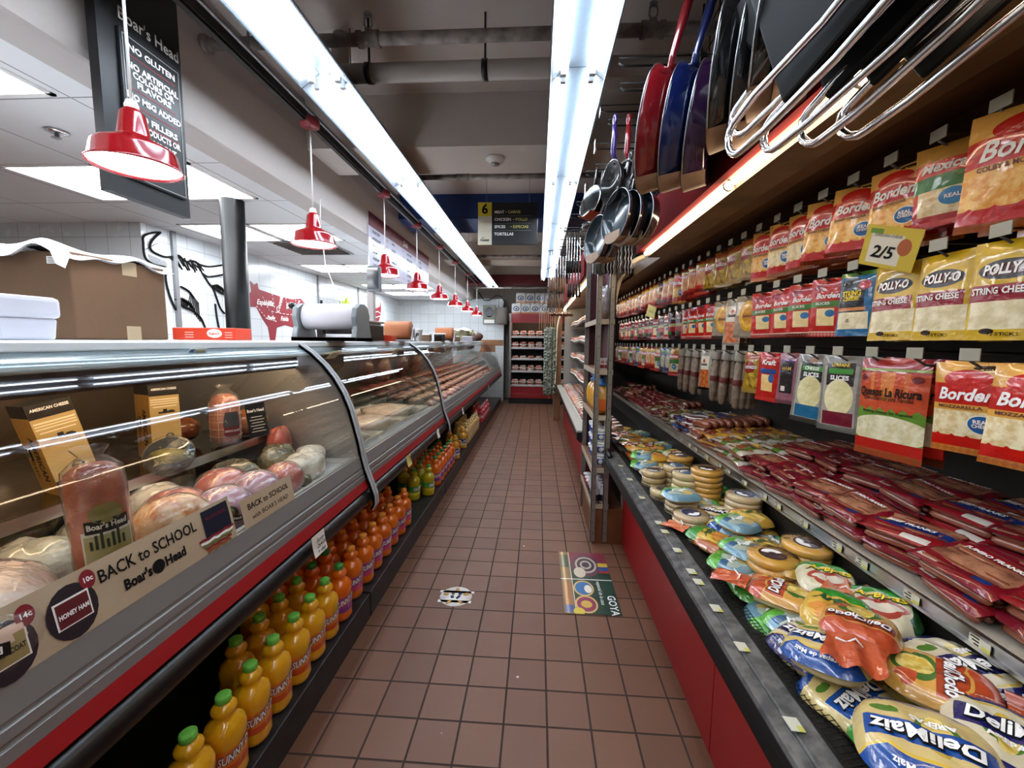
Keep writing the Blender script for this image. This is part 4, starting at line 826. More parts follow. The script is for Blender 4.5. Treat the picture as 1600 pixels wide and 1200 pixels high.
G().tube([(.08, -.05, .02), (.06, -.06, .09), (.02, -.04, .18), (-.05, 0, .30), (-.13, .0, .50), (-.18, .05, .8), (-.2, .1, .95)], .0035, 6).obj('cable', WHITE, t)
t = thing('tape_dispenser', 'black handle and clip standing behind the paper roll', 'dispenser', (-1.40, 2.62, CT)); G().box(-.02, .02, -.02, .02, 0, .17).tube([(0, 0, .16), (.008, 0, .26)], .009, 8).obj('stand', BLACK, t, bevel=.003)
t = thing('small_carton', 'small orange carton with a white round logo between scale and brown roll', 'carton', (-1.16, 3.02, CT)); G().box(-.08, .08, 0, .1, 0, .045).obj('carton', OR, t, bevel=.002); G().lathe([(.0, -.002), (.018, -.001)], 18, axis='y', T=TRS(0, 0, .023)).obj('logo', WINK, t)
def brown_roll(y, x, label, s=1):
    t = thing('brown_paper_roll', label, 'paper roll', (x, y, CT), rz=.0, group='brown paper rolls on wire stands')
    G().lathe([(.02, 0), (.075*s, 0), (.077*s, .004), (.077*s, .2), (.075*s, .204), (.02, .204)], 32, axis='x', T=TRS(0, 0, .09)).obj('roll', [mat('kraft_paper', '#a4643e', .6)], t)
    g = G()
    for xx in (-.02, .22):
        g.add([(xx, -.07, 0), (xx, -.045, 0), (xx, .012, .11), (xx, -.012, .11), (xx+.008, -.07, 0), (xx+.008, -.045, 0), (xx+.008, .012, .11), (xx+.008, -.012, .11)], [(0, 1, 2, 3), (7, 6, 5, 4), (0, 4, 5, 1), (1, 5, 6, 2), (2, 6, 7, 3), (3, 7, 4, 0)])
        g.add([(xx, .07, 0), (xx, .045, 0), (xx, -.012, .11), (xx, .012, .11), (xx+.008, .07, 0), (xx+.008, .045, 0), (xx+.008, -.012, .11), (xx+.008, .012, .11)], [(3, 2, 1, 0), (4, 5, 6, 7), (1, 5, 4, 0), (2, 6, 5, 1), (3, 7, 6, 2), (0, 4, 7, 3)])
        g.lathe([(0, -.004), (.022, -.003), (.022, .011), (0, .012)], 16, axis='x', T=TRS(xx, 0, .095))
    g.obj('stand', mat('stand_white', '#b9bcc0', .4, .3), t); G().box(-.02, .23, -.08, .08, 0, .008).obj('base', BLACK, t)
brown_roll(3.42, -1.26, 'brown paper roll on a stand beyond the orange carton'); brown_roll(4.95, -1.22, 'farther brown paper roll beside the heap of cloths')
t = thing('tip_bucket', 'white plastic tip bucket with hand-drawn black letters', 'bucket', (-1.18, 3.95, CT)); G().lathe([(0, 0), (.058, 0), (.07, .105), (.075, .107), (.075, .118), (.068, .118), (.058, .01), (0, .008)], 28).obj('bucket', WHITE, t)
G().text('TIP', .06, 0, fn=lambda x, y, z: (.067*sin(x/.067+.05), -.067*cos(x/.067+.05)*1.0, .055+y), bold=.002, shear=.15, sp=1.2).obj('lettering', INK, t)
for x, y, w_, d_, h_, m_, lab in ((-1.20, 4.3, .16, .12, .075, CARD, 'small open cardboard tray beside the tip bucket'), (-1.10, 4.62, .12, .05, .09, SHBLK, 'small black framed tablet leaning by the farther brown roll'), (-1.10, 5.45, .13, .1, .07, CARD, 'little cardboard box in front of the cloth heap'), (-1.00, 5.9, .14, .08, .075, mat('grey_pack', '#8b8f9a', .5), 'small grey and white pack in front of the cloth heap')):
    t = thing('counter_box', lab, 'box', (x, y, CT), rz=.05); G().box(-w_/2, w_/2, -d_/2, d_/2, 0, h_).obj('carton', m_, t, bevel=.003); G().box(-w_/2-.003, w_/2+.003, -d_/2-.003, d_/2+.003, h_*.9, h_+.002).obj('rim', PAPER, t)
for i in range(9):
    g = G(); w_ = R.uniform(.12, .17)
    def cf(u, v, i=i, w_=w_): return ((u-.5)*w_*2*(1-.1*v), (v-.5)*.24, .028*sin(pi*u)*sin(pi*v)+.008*sin(11*u+i)+.007*sin(9*v+2*i))
    g.grid(cf, 16, 12).grid(lambda u, v: (cf(u, v)[0], cf(u, v)[1], cf(u, v)[2]-.022), 16, 12)
    g.obj('folded_cloth', mat('cream_cloth', '#d6d0b8', .8, bump=(30, .5)), label='white folded cloth in the heap at the counter end, %s up from the counter' % nth(i), cat='cloth', group='white cloths heaped on the counter', loc=(-1.12+R.uniform(-.1, .12)*(1-i/12), 6.15+R.uniform(-.12, .12), CT+.026+.018*i), rot=(0, 0, R.uniform(-.3, .3)))
t = thing('cutting_board', 'brown wooden board hanging over the counter end against the tiles', 'board', (-.93, 8.6, 1.36)); G().box(-.28, .22, 0, .03, -.05, .07).box(-.28, .05, 0, .03, -.18, -.05).obj('board', WOOD, t, bevel=.008)
for i, x in enumerate((-1.5, -1.32)):
    g = G(); blob(g, .13, .12, .08, 0, 18, 12, 130+i, .1); g.obj('dark_bag', mat('brown_bag', '#4a2a22', .6, bump=(20, .6)), label='%s brown bundle behind the white cloth heap' % ('larger' if i else 'smaller'), cat='bundle', loc=(x+.2, 7.0+.5*i, CT+.085+.0*i))
# fan and tank on the back tiles
t = thing('wall_fan', 'square slatted exhaust fan on the back tiles behind the last pendants', 'fan', (-1.16, YF-.43, 2.02)); G().box(-.13, .16, -.06, 0, -.22, .22).obj('case', mat('fan_case', '#7b7b6b', .5), t, bevel=.01); G().box(-.10, .14, -.065, -.06, -.2, -.12).obj('plate', PAPER, t)
g = G().lathe([(.0, 0), (.115, 0), (.115, .004)], 28, 0, axis='y', T=TRS(.02, -.066, .05))
for i in range(8): g.box(-.09, .13, -.075, -.066, -.03+.024*i, -.02+.024*i, 1)
g.obj('grille', [DARKV, GREY], t)
t = thing('water_tank', 'grey-brown tank hung on the back wall with a looping hose', 'tank', (-.83, YF-.558, 1.98)); TK = mat('tank_grey', '#6f675f', .5); G().lathe([(0, -.19), (.13, -.19), (.14, -.17), (.14, .17), (.13, .19), (0, .19)], 30, sq=3).obj('tank', TK, t)
G().tube([(.03, 0, .18), (.05, 0, .33), (-.02, 0, .45), (-.15, 0, .46), (-.3, 0, .36), (-.42, 0, .36), (-.5, 0, .46), (-.55, .05, .55)], .014, 8).obj('hose', BLACK, t); G().tube([(-.08, 0, .18), (-.08, 0, .62)], .008, 6).tube([(.0, 0, .18), (.05, 0, .62)], .008, 6).obj('bracket', GREY, t)
for k in BK.values(): k.drop()
# ================================================================ open refrigerated case, near lineup
NY0, NY1, NYB = -1.3, 2.84, 5.44
CANI = mat('canopy_inside', '#7a5c3c', .5, .2, var=('#4a3420', 2.5, .3), bump=(12, .15)); CDK = mat('case_back_dark', '#16130f', .55); RAILG = mat('worn_grey_rail', '#4c4d4e', .4, .3, var=('#6f6f6e', 26, .1), bump=(60, .2))
CANT = mat('canopy_tube', '#ffe7c4', .4, emit=CANOPY_E); MOLD = mat('cream_molding', '#e0d6bc', .4)
t = thing('open_refrigerated_case', 'long open chiller case with red front panel, arepa tray and peg rows', 'refrigerated case', (0, 0, 0)); NC = t
G().box(.61, .66, NY0, 1.32, .0, .575).box(.61, .66, 1.325, NY1, 0, .575).obj('front_panel', REDP, t)
G().sweep([(.60, .53), (.505, .55), (.48, .562), (.472, .575), (.478, .588), (.470, .60), (.476, .612), (.470, .622), (.476, .634), (.50, .636), (.60, .63)], NY0, NY1, smooth=False).obj('bumper', BUMP, t)
G().sweep([(.477, .634), (.480, .645), (.508, .648), (.512, .643), (.516, .648), (.556, .652), (.562, .646), (.562, .63)], NY0, NY1).obj('price_rail', RAILG, t)
g = G()                                                                # wire mesh strip beside the rail
for i in range(5): g.tube([(.564+i*.010, NY0, .651+.004*(i == 4)), (.564+i*.010, NY1, .651+.004*(i == 4))], .0012, 4)
y = .45
while y < NY1: g.tube([(.563, y, .652), (.605, y+.004, .656)], .0011, 4); y += .0125
g.obj('mesh', mat('mesh_black', '#0b0b0b', .4, .5), t)
G().box(.563, .61, NY0, NY1, .60, .640).box(.608, 1.30, NY0, NYB, .58, .621).obj('tray_floor', mat('tray_dark', '#24221f', .5), t)
G().sweep([(.94, .762), (.935, .768), (.937, .80), (.945, .803), (1.36, .83), (1.36, .80), (.95, .775)], NY0, NYB).obj('tier_shelf', mat('tier_white', '#a59c8c', .4), t)
G().sweep([(.932, .765), (.926, .768), (.926, .776), (.931, .778), (.931, .796), (.926, .798), (.926, .805), (.934, .807)], NY0, NYB).obj('tier_rail', STEEL, t)
G().box(.96, .97, NY0, NYB, .60, .775).obj('riser', CDK, t)
G().box(1.37, 1.40, NY0, NYB, .58, 2.06).obj('back_panel', CDK, t)
G().box(.98, 1.40, NYB, NYB+.02, .58, 2.06).obj('end_panel', CDK, t)
cp = [(.66, 2.09), (.655, 2.00), (.70, 1.985), (.80, 1.985), (.92, 1.975), (1.10, 2.005), (1.37, 2.02), (1.37, 2.10)]
G().sweep(cp, NY0, NY1).sweep([(.84, 2.09), (.84, 1.99), (1.37, 2.02), (1.37, 2.10)], NY1, NYB).obj('canopy', CANI, t)
G().box(.635, .665, NY0, NY1, 1.985, 2.20).obj('fascia', mat('fascia_red', '#6a0c0e', .85, spec=.1), t)
G().box(.705, .83, NY0, NY1, 1.958, 1.975).obj('lamp_channel', mat('tan_channel', '#8a7350', .5, var=('#5a4628', 5, .2), bump=(14, .2)), t)
for i in range(4):
    G().lathe([(.0125, .0), (.0125, 1.16)], 12, T=TRS(.683, -2.0+1.205*i, 1.972), axis='y').obj('lamp_tube', CANT, t)
g = G()
for y in (.42, 1.00, 1.62, 2.30): g.lathe([(.016, -.006), (.019, -.003), (.019, .003), (.016, .006)], 14, axis='y', T=TRS(.683, y, 1.972), cap=False)
g.obj('tube_clip', WHITE, t)
ep = smoothline([(.69, 1.965), (.62, 1.93), (.555, 1.86), (.515, 1.74), (.497, 1.55), (.49, 1.2), (.485, .9), (.478, .66)], 4)
G().tube([(a, NY1, b) for a, b in ep], .017, 10).obj('end_molding', MOLD, t)
G().tube([(.485, NY1-.16, .655), (.487, NY1-.06, .66), (.488, NY1-.01, .70), (.49, NY1+.005, .80)], .016, 8).obj('corner_bumper', BUMP, t)
G().tube([(.60, NY1-.02, .56), (.605, NY1-.01, .3), (.63, NY1-.005, .16), (.70, NY1, .12)], .010, 8).obj('drain_hose', GREY, t)
# price labels in the rails
TAGM = [mat('tag_cream', '#c9c6b4', .5), mat('tag_yellow', '#c2bc58', .5), mat('tag_grey', '#8f8f8a', .5), INK]
def rail_tag(i, y, where, x, z, w_, tilt, lab, kind=0):
    t = thing('price_tag', lab, 'price tag', (x, y, z), rot=(0, tilt, 0), group=where)
    g = G().box(-.0006, .0006, -w_/2, w_/2, 0, .028, 0).box(-.0009, .0008, -w_/2, -w_/2*.2, .001, .012, 1)
    for k in range(3): g.box(-.0010, .0, w_*.02, w_*(.25+.1*((k+i) % 3)), .006+.007*k, .009+.007*k, 3)
    g.obj('card', TAGM, t)
RT = 0
for i, y in enumerate((.60, .78, .99, 1.14, 1.27, 1.33, 1.47, 1.62, 1.70, 1.98, 2.25, 2.5)):
    rail_tag(i, y, 'price tags on the sloping grey front rail', .533, .6515, .032, -pi/2+.08, 'little price tag on the grey front rail of the chiller, %s from the near end' % nth(i))
for i in range(26):
    rail_tag(i, .86+.138*i+.02*(i % 3), 'price tags along the hot dog tier rail', .9275, .772, .042, 0, 'yellow and white price tag in the steel tier rail, %s from the near end' % nth(i))
# ---------------------------------------------------------------- pegs with flip tags
PEGM = mat('peg_wire', '#5a5753', .35, .8)
def peg(x0, x1, tagw=.045):
    t = thing('peg_hook', '', 'peg hook')
    G().tube([(x1, 0, 0), (x0+.03, 0, 0), (x0, 0, .018)], .0032, 6).tube([(x1, 0, .034), (x0+.01, 0, .034), (x0, 0, .040)], .002, 6).obj('wire', PEGM, t)
    G().box(x0-.003, x0-.0005, -tagw/2, tagw/2, .018, .046, T=None).obj('tag_holder', mat('tag_holder', '#9a9888', .35), t)
    return t
PK = Kind(peg(0, .39)); PROW = []
for r_, z in enumerate((1.885, 1.615, 1.35)):
    for i in range(33):
        y = .86+.138*i+(-.17 if r_ == 1 else 0)
        PK.put((.975, y, z), (0, 0, R.uniform(-.05, .05)), 'wire peg hook with a flip tag, %s in the %s peg row' % (nth(i), ('top', 'middle', 'lowest')[r_]), 'peg hooks in the chiller case')
# ---------------------------------------------------------------- pouches
def pouch(name, key, W, H, D, base, shapes, texts, label_cat, nu=10, nv=14, bulge=.62, fresh=None, ribs=0, slot=True, extra=None):
    """hangs from the origin; printed face towards local -y"""
    t = thing(name, '', label_cat)
    m_ = paint('pouch_'+key, base, shapes, .24, .6, (24, .55))
    mb_ = mat('pouch_back_'+key, base if isinstance(base, str) else base[0], .3, coat=.5, bump=(20, .5))
    rr = random.Random(sum(map(ord, key))); p1, p2 = rr.uniform(0, 6), rr.uniform(0, 6)
    def th(u, v):
        a = max(0, sin(pi*min(1, max(0, u))))**.55; vv = min(1, max(0, v)); b = max(0, sin(pi*min(1, (1-vv)*1.08)**bulge))**.8 if vv < .93 else 0
        w_ = D/2*a*b*(1+.10*sin(5*u+p1)*sin(7*v+p2)); 
        if ribs and v < .58: w_ += .0035*abs(sin(pi*ribs*u))*a
        return w_
    top = .018
    def pos(u, v, s): return ((u-.5)*W*(1-.04*(1-v)*abs(sin(3*v))), -s*th(u, v), top-H+H*v)
    g = G().grid(lambda u, v: pos(u, v, 1), nu, nv, 0).grid(lambda u, v: pos(1-u, v, -1), nu, nv, 1)
    g.obj('bag', [m_, mb_], t)
    if texts:
        g = G(); ms = []
        for (s, size, u, v, mm, bold, shear, ww) in texts:
            if mm not in ms: ms.append(mm)
            def fn(x, y, z, u=u, v=v): 
                q = pos(u+x/W, v+y/H, 1); return (q[0], q[1]-.0018, q[2])
            g.text(s, size, ms.index(mm), fn=fn, bold=bold, shear=shear, w=ww)
        g.obj('lettering', ms, t)
    if extra: extra(t, pos)
    return Kind(t)
BLU = mat('royal_ink', '#1d4f93', .4); MAR = mat('maroon_ink', '#5a2a30', .5)
shred = ('#e09a3c', '#f2c877', 60); shredw = ('#d8bd86', '#efe3bb', 60)
def borden(key, cheese, W=.15, H=.215, sub='SHARP CHEDDAR'):
    return pouch('shredded_cheese_bag', key, W, H, .045, '#d98c34', [('r', .5, .90, .5, .12, '#d9a24e'), ('r', .5, .64, .5, .13, '#bf2018'), ('e', .5, .82, .30, .10, '#bf2018'), ('r', .5, .36, .5, .17, cheese), ('r', .5, .51, .5, .035, '#e0a848'), ('r', .5, .07, .5, .12, '#b8160f'), ('z', .16, .05, 5, '#b8160f', -1), ('e', .70, .34, .19, .105, '#f0ead8'), ('e', .70, .34, .175, .095, '#23619c'), ('e', .72, .94, .18, .025, '#2a1a10')],
                 [('Borden', W*.26, .48, .65, WINK, .0012, .3, W*.72), (sub, W*.07, .42, .515, MAR, .0003, 0, W*.6), ('REAL', W*.085, .70, .37, WINK, .0004, 0, W*.2), ('CHEESE', W*.07, .70, .325, WINK, .0003, 0, W*.24), ('$3.99', W*.085, .74, .942, YELLOW, .0004, 0, W*.2)], 'cheese bag')
PBK = {
 'B1': borden('borden_orange', shred), 'B2': borden('borden_white', shredw, sub='MOZZARELLA'), 'B3': borden('borden_big', shred, .21, .25, 'COLBY & MONTEREY'),
 'GR': pouch('shredded_cheese_bag', 'green_band', .13, .2, .04, '#c8352a', [('r', .5, .9, .5, .12, '#b8863a'), ('r', .5, .52, .5, .09, '#3d7a34'), ('r', .5, .28, .42, .16, shredw), ('e', .6, .33, .2, .1, '#3f83b4'), ('r', .5, .06, .5, .08, '#a81a16')], [('Mexican', .03, .5, .70, WINK, .0008, .3, .1), ('REAL', .012, .6, .33, WINK, .0003, 0, .03)], 'cheese bag'),
 'PO': pouch('string_cheese_bag', 'polly', .135, .215, .03, '#c9a51c', [('e', .5, .70, .38, .10, '#1a1210'), ('e', .5, .70, .30, .06, '#4a1414'), ('r', .45, .47, .46, .085, '#8a1224'), ('r', .5, .245, .46, .145, ('#d8cba0', '#efe6c4', 30)), ('r', .5, .05, .5, .06, '#c9a51c'), ('e', .3, .09, .1, .03, '#2a1a10')], [('POLLY-O', .03, .5, .70, WINK, .0012, .2, .085), ('STRING CHEESE', .02, .45, .49, WINK, .0006, 0, .105), ('12 STICKS', .01, .5, .06, INK, .0002, 0, .05)], 'string cheese', ribs=6),
 'ST': pouch('string_cheese_bag', 'bluestring', .13, .2, .03, '#145f8e', [('r', .42, .62, .32, .26, '#161a20'), ('r', .42, .42, .36, .025, '#d08a52'), ('r', .45, .24, .40, .13, ('#dccfa8', '#efe6c4', 30)), ('e', .72, .78, .14, .07, '#b8242c'), ('r', .5, .97, .5, .04, '#3f7a2c')], [('STRING', .022, .42, .66, YELLOW, .0008, 0, .065), ('CHEESE', .018, .42, .58, YELLOW, .0006, 0, .055), ('12', .014, .35, .24, INK, .0004, 0, None)], 'string cheese', ribs=6),
 'TR': pouch('shredded_cheese_bag', 'tropical', .16, .235, .045, '#163a86', [('r', .5, .74, .5, .12, '#12131a'), ('r', .5, .87, .5, .02, '#c9b62c'), ('r', .5, .48, .4, .02, '#d0704a'), ('r', .5, .42, .30, .05, '#12131a'), ('r', .5, .25, .5, .15, ('#e0a070', '#f0c9a0', 60)), ('r', .5, .05, .5, .06, '#16307a')], [('TROPICAL', .03, .5, .76, YELLOW, .001, 0, .125), ('CHEDDAR', .03, .5, .6, WINK, .0012, 0, .12)], 'cheese bag'),
 'RS': pouch('sliced_cheese_pack', 'redslice', .115, .20, .022, '#b81f18', [('r', .5, .56, .5, .05, '#4a8038'), ('r', .48, .34, .26, .15, ('#e6cd90', '#f2e2b4', 20)), ('e', .62, .40, .14, .06, '#2d6ea6'), ('e', .3, .84, .2, .07, '#8a1018'), ('r', .5, .04, .5, .05, '#d8c8b0')], [('Borden', .026, .52, .70, WINK, .0008, .3, .08), ('SLICES', .012, .4, .57, WINK, .0003, 0, .05)], 'sliced cheese'),
 'RB': pouch('sliced_cheese_pack', 'redblue', .12, .21, .022, '#b51c14', [('r', .5, .62, .34, .05, '#1f3f80'), ('r', .48, .38, .24, .17, ('#e8c078', '#f4dca0', 20)), ('e', .66, .48, .11, .09, '#2d5f9a')], [('Kraft', .03, .5, .8, WINK, .001, .2, .07)], 'sliced cheese'),
 'AL': pouch('sliced_cheese_pack', 'alpine', .13, .25, .018, '#7d7a72', [('r', .5, .45, .42, .42, '#a39f94'), ('r', .5, .76, .34, .15, '#1f2320'), ('r', .5, .80, .30, .035, '#3f8a34'), ('e', .5, .45, .36, .24, ('#d2c68e', '#e2d9a8', 12)), ('r', .5, .17, .38, .09, '#145f86'), ('e', .5, .92, .14, .05, '#8a5a3a')], [('SLICES', .02, .5, .71, WINK, .0006, 0, .06), ('CHEESE', .016, .5, .80, WINK, .0003, 0, .055)], 'sliced cheese'),
 'AM': pouch('sliced_cheese_pack', 'alpinered', .13, .25, .018, '#7d7a72', [('r', .5, .45, .42, .42, '#a39f94'), ('r', .5, .76, .34, .15, '#2a1a20'), ('r', .5, .80, .30, .035, '#3f8a34'), ('e', .5, .45, .36, .24, ('#d8d09a', '#e8e0b4', 12)), ('r', .5, .17, .38, .09, '#6a1228')], [('SLICES', .02, .5, .71, WINK, .0006, 0, .06), ('LORRAINE', .016, .5, .88, YELLOW, .0003, 0, .055)], 'sliced cheese'),
 'LR': pouch('shredded_cheese_bag', 'ricura', .19, .285, .04, '#c04a26', [('r', .5, .93, .5, .08, '#9a2020'), ('r', .5, .885, .5, .012, '#7a9a30'), ('r', .5, .72, .10, .14, '#d07a38'), ('r', .26, .72, .03, .14, '#d07a38'), ('r', .76, .72, .03, .14, '#c86a34'), ('z', .46, .05, 6, '#5f8a2c', -1), ('e', .5, .28, .60, .15, ('#cfc79a', '#e6e0c0', 45)), ('r', .5, .12, .5, .055, '#b02018'), ('r', .5, .03, .5, .04, '#3f7a34'), ('e', .88, .80, .07, .035, '#6a1414'), ('e', .10, .80, .07, .035, '#6a1414')], [('Quesos La Ricura', .034, .5, .66, INK, .0010, .1, .17), ('Queso Especial para Pupusas', .017, .5, .60, INK, .0002, .1, .14), ('Melting Cheese for Pupusas', .010, .5, .46, INK, .0002, 0, .14)], 'cheese bag'),
 'PH': pouch('sliced_ham_pack', 'pinkham', .10, .20, .02, '#8f5a66', [('r', .42, .55, .30, .34, '#1c181c'), ('r', .3, .30, .10, .05, WINK and '#d8d0c8'), ('r', .42, .86, .3, .03, '#5a2a66')], [('HAM', .02, .42, .7, GOLDI, .0006, 0, .04)], 'sliced meat'),
 'YO': pouch('sliced_ham_pack', 'yellowoval', .13, .20, .022, '#8a7a66', [('r', .22, .7, .16, .16, '#c9c2b4'), ('e', .58, .52, .38, .36, '#d09a18'), ('e', .58, .52, .30, .28, '#e0b43a'), ('e', .58, .52, .22, .20, '#c98a18')], [('Jamon', .02, .58, .52, MAR, .0005, .2, .06)], 'sliced meat'),
 'KO': pouch('cured_sausage_bag', 'orangeclear', .12, .24, .024, '#8f897e', [('r', .5, .30, .40, .24, ('#a8501e', '#c8743a', 40)), ('r', .5, .68, .36, .17, '#d2ccbc'), ('e', .5, .72, .10, .05, '#c04a28'), ('r', .5, .62, .24, .008, '#3a2a20')], [('Chorizo', .018, .5, .645, INK, .0004, 0, .07)], 'sausage'),
 'GO': pouch('chorizo_bag', 'gold', .12, .19, .04, '#9a7a1c', [('e', .4, .62, .3, .16, '#8a2014'), ('e', .6, .3, .4, .2, ('#c9a83a', '#7a5a14', 30)), ('r', .5, .90, .5, .08, '#a04a1c')], [('CHORIZO', .018, .5, .62, WINK, .0006, 0, .07)], 'sausage'),
 'RF': pouch('sausage_bag', 'redfar', .12, .20, .035, '#b8301c', [('r', .5, .5, .3, .22, ('#c98a5a', '#e0b48a', 30)), ('r', .5, .86, .5, .06, '#c8a83a'), ('r', .5, .12, .5, .06, '#7a1410')], [('Goya', .03, .5, .75, WINK, .0008, .2, .07)], 'sausage'),
 'DK': pouch('sliced_cheese_pack', 'darkred', .12, .19, .02, '#4a1620', [('r', .5, .35, .5, .1, '#a82020'), ('r', .5, .5, .4, .06, '#c9b88a'), ('r', .2, .2, .14, .08, '#2f6a3a')], [('DELI', .02, .5, .75, WINK, .0005, 0, .05)], 'sliced cheese'),
 'BL': pouch('sliced_cheese_pack', 'bluefar', .12, .19, .02, '#5f6f80', [('e', .5, .45, .3, .26, '#c9c4a8'), ('r', .5, .12, .4, .08, '#1c3f70'), ('r', .5, .85, .3, .06, '#3f7a3a')], [], 'sliced cheese')}
def salami():
    t = thing('salami_stick', '', 'salami')
    g = G().lathe([(.0, -.27), (.012, -.265), (.019, -.24), (.021, -.14), (.019, -.05), (.010, -.03)], 12, 0).lathe([(.0215, -.155), (.0225, -.15), (.0225, -.13), (.0215, -.125)], 12, 1, cap=False)
    g.obj('stick', [mat('floured_salami', '#8f8172', .6, var=('#5f4a3a', 30, .2), bump=(40, .4)), mat('salami_band', '#5a1c18', .5)], t)
    G().lathe([(.010, -.035), (.026, -.03), (.022, .018)], 10, cap=False).obj('wrapper', mat('white_wrapper', '#b8b4aa', .3, coat=.5, bump=(30, .8)), t)
    return Kind(t)
PBK['SA'] = salami()
DSC = {'B1': 'orange-red shredded cheddar bag with a blue roundel', 'B2': 'pale shredded cheese bag with a blue roundel', 'B3': 'large orange-red shredded cheese bag', 'GR': 'green-banded red shredded cheese bag', 'PO': 'yellow string cheese bag with a black oval', 'ST': 'blue string cheese bag', 'TR': 'navy blue bag of shredded cheddar', 'RS': 'red sliced cheese pack with a green band', 'RB': 'red sliced cheese pack with a blue band', 'AL': 'clear pack of cream slices with a blue foot', 'AM': 'clear pack of cream slices with a maroon foot', 'LR': 'large orange and green pupusa cheese bag', 'PH': 'thin pink ham pack with a black label', 'YO': 'yellow oval ham pack', 'KO': 'clear chorizo bag with a white label', 'GO': 'gold and brown chorizo bag', 'RF': 'red-orange sausage bag', 'DK': 'dark red slice pack', 'BL': 'grey-blue slice pack', 'SA': 'long floury salami stick with a red band'}
PC = {}
def hang(kind, y, z, row, n=3, rz=None, gap=.036, x0=.992, dz=0):
    for j in range(n):
        k = (kind, row); PC[k] = PC.get(k, 0)+1
        a = (-pi/2+.32 if rz is None else rz)+R.uniform(-.17, .17)
        PBK[kind].put((x0+.012+gap*j, y+R.uniform(-.006, .006), z-.004+dz), (R.uniform(-.10, .03), R.uniform(-.04, .04), a), '%s, %s in the %s peg row' % (DSC[kind], nth(PC[k]-1), row), '%s packs hung in the %s peg row' % (kind_name[kind], row))
kind_name = {k: DSC[k].split(' with')[0] for k in DSC}
P0 = lambda i, o=0: .86+.138*i+o
row1 = ['B3', None, 'GR', 'B1', 'B1', 'B1', 'B2', 'B2', 'B1', 'GO', 'GO', 'GO', 'GO', 'RF', 'RF', 'RF', 'B1', 'RF', 'RF', 'DK', 'RF', 'RF', 'RF', 'RF', 'DK', 'RF', 'RF', 'RF', 'DK', 'RF', 'RF', 'RF', 'DK']
for i, k in enumerate(row1):
    if k: hang(k, P0(i, .085 if k == 'B3' else 0), 1.885, 'top', 3 if i < 12 else 2, gap=.048, rz=-pi/2+(.38 if k != 'B3' else .30))
row2 = ['RB', 'TR', 'PO', 'PO', 'PO', 'ST', 'RS', 'RS', 'RS', 'RS', 'YO', 'KO', 'YO', 'RS', 'RS', 'RS', 'RS', 'DK', 'DK', 'RS', 'DK', 'RS', 'DK', 'DK', 'RS', 'DK', 'RS', 'DK', 'RS', 'RS', 'DK', 'RS', 'DK']
for i, k in enumerate(row2):
    if k: hang(k, P0(i, -.17), 1.615, 'middle', (4 if k in ('PO', 'RS') else 3) if i < 12 else 2, gap=.034, rz=-pi/2+(.18 if k == 'PO' else .35))
row3 = ['B2', 'B2', 'LR', None, 'AM', 'AL', 'PH', 'RB', 'GO', 'SA', 'SA', 'SA', 'KO', 'SA', 'SA', 'SA', 'GR', 'BL', 'BL', 'GR', 'RF', 'RF', 'GR', 'RF', 'BL', 'RF', 'GR', 'BL', 'RF', 'RF', 'GR', 'BL', 'RF']
for i, k in enumerate(row3):
    if k: hang(k, P0(i, .02 if k != 'LR' else .09), 1.35, 'lowest', (4 if k in ('PH', 'SA') else 3) if i < 12 else 2, gap=.03, rz=-pi/2+.25)
for k in PBK.values(): k.drop()
t = thing('sale_card', 'large tilted yellow sale card reading two for five on the middle pegs', 'sale card', (.95, 1.22, 1.665), rot=(0.25, .35, -1.2))
G().box(-.07, .07, 0, .001, -.055, .055).obj('card', paint('sale_card', '#c9b23c', [('r', .42, .45, .30, .36, '#d8d4c4'), ('e', .76, .55, .12, .2, '#a85a2c'), ('r', .2, .86, .12, .06, '#5f8a2c')], .5, .2, None), t)
G().text('2/5', .045, 0, TRS(-.015, -.001, -.015, pi/2), bold=.001, shear=.2).text('SHREDDED CHEESE', .01, 0, TRS(-.01, -.001, .03, pi/2), w=.07).obj('writing', INK, t)
t = thing('sale_card', 'small yellow sale card at the far end of the middle pegs', 'sale card', (.955, 3.62, 1.665), rot=(0, .3, -1.2)); G().box(-.06, .06, 0, .001, -.05, .05).obj('card', mat('yellow_tag', '#d8c878', .6), t); G().text('SALE', .03, 0, TRS(0, -.001, 0, pi/2)).obj('writing', INK, t)
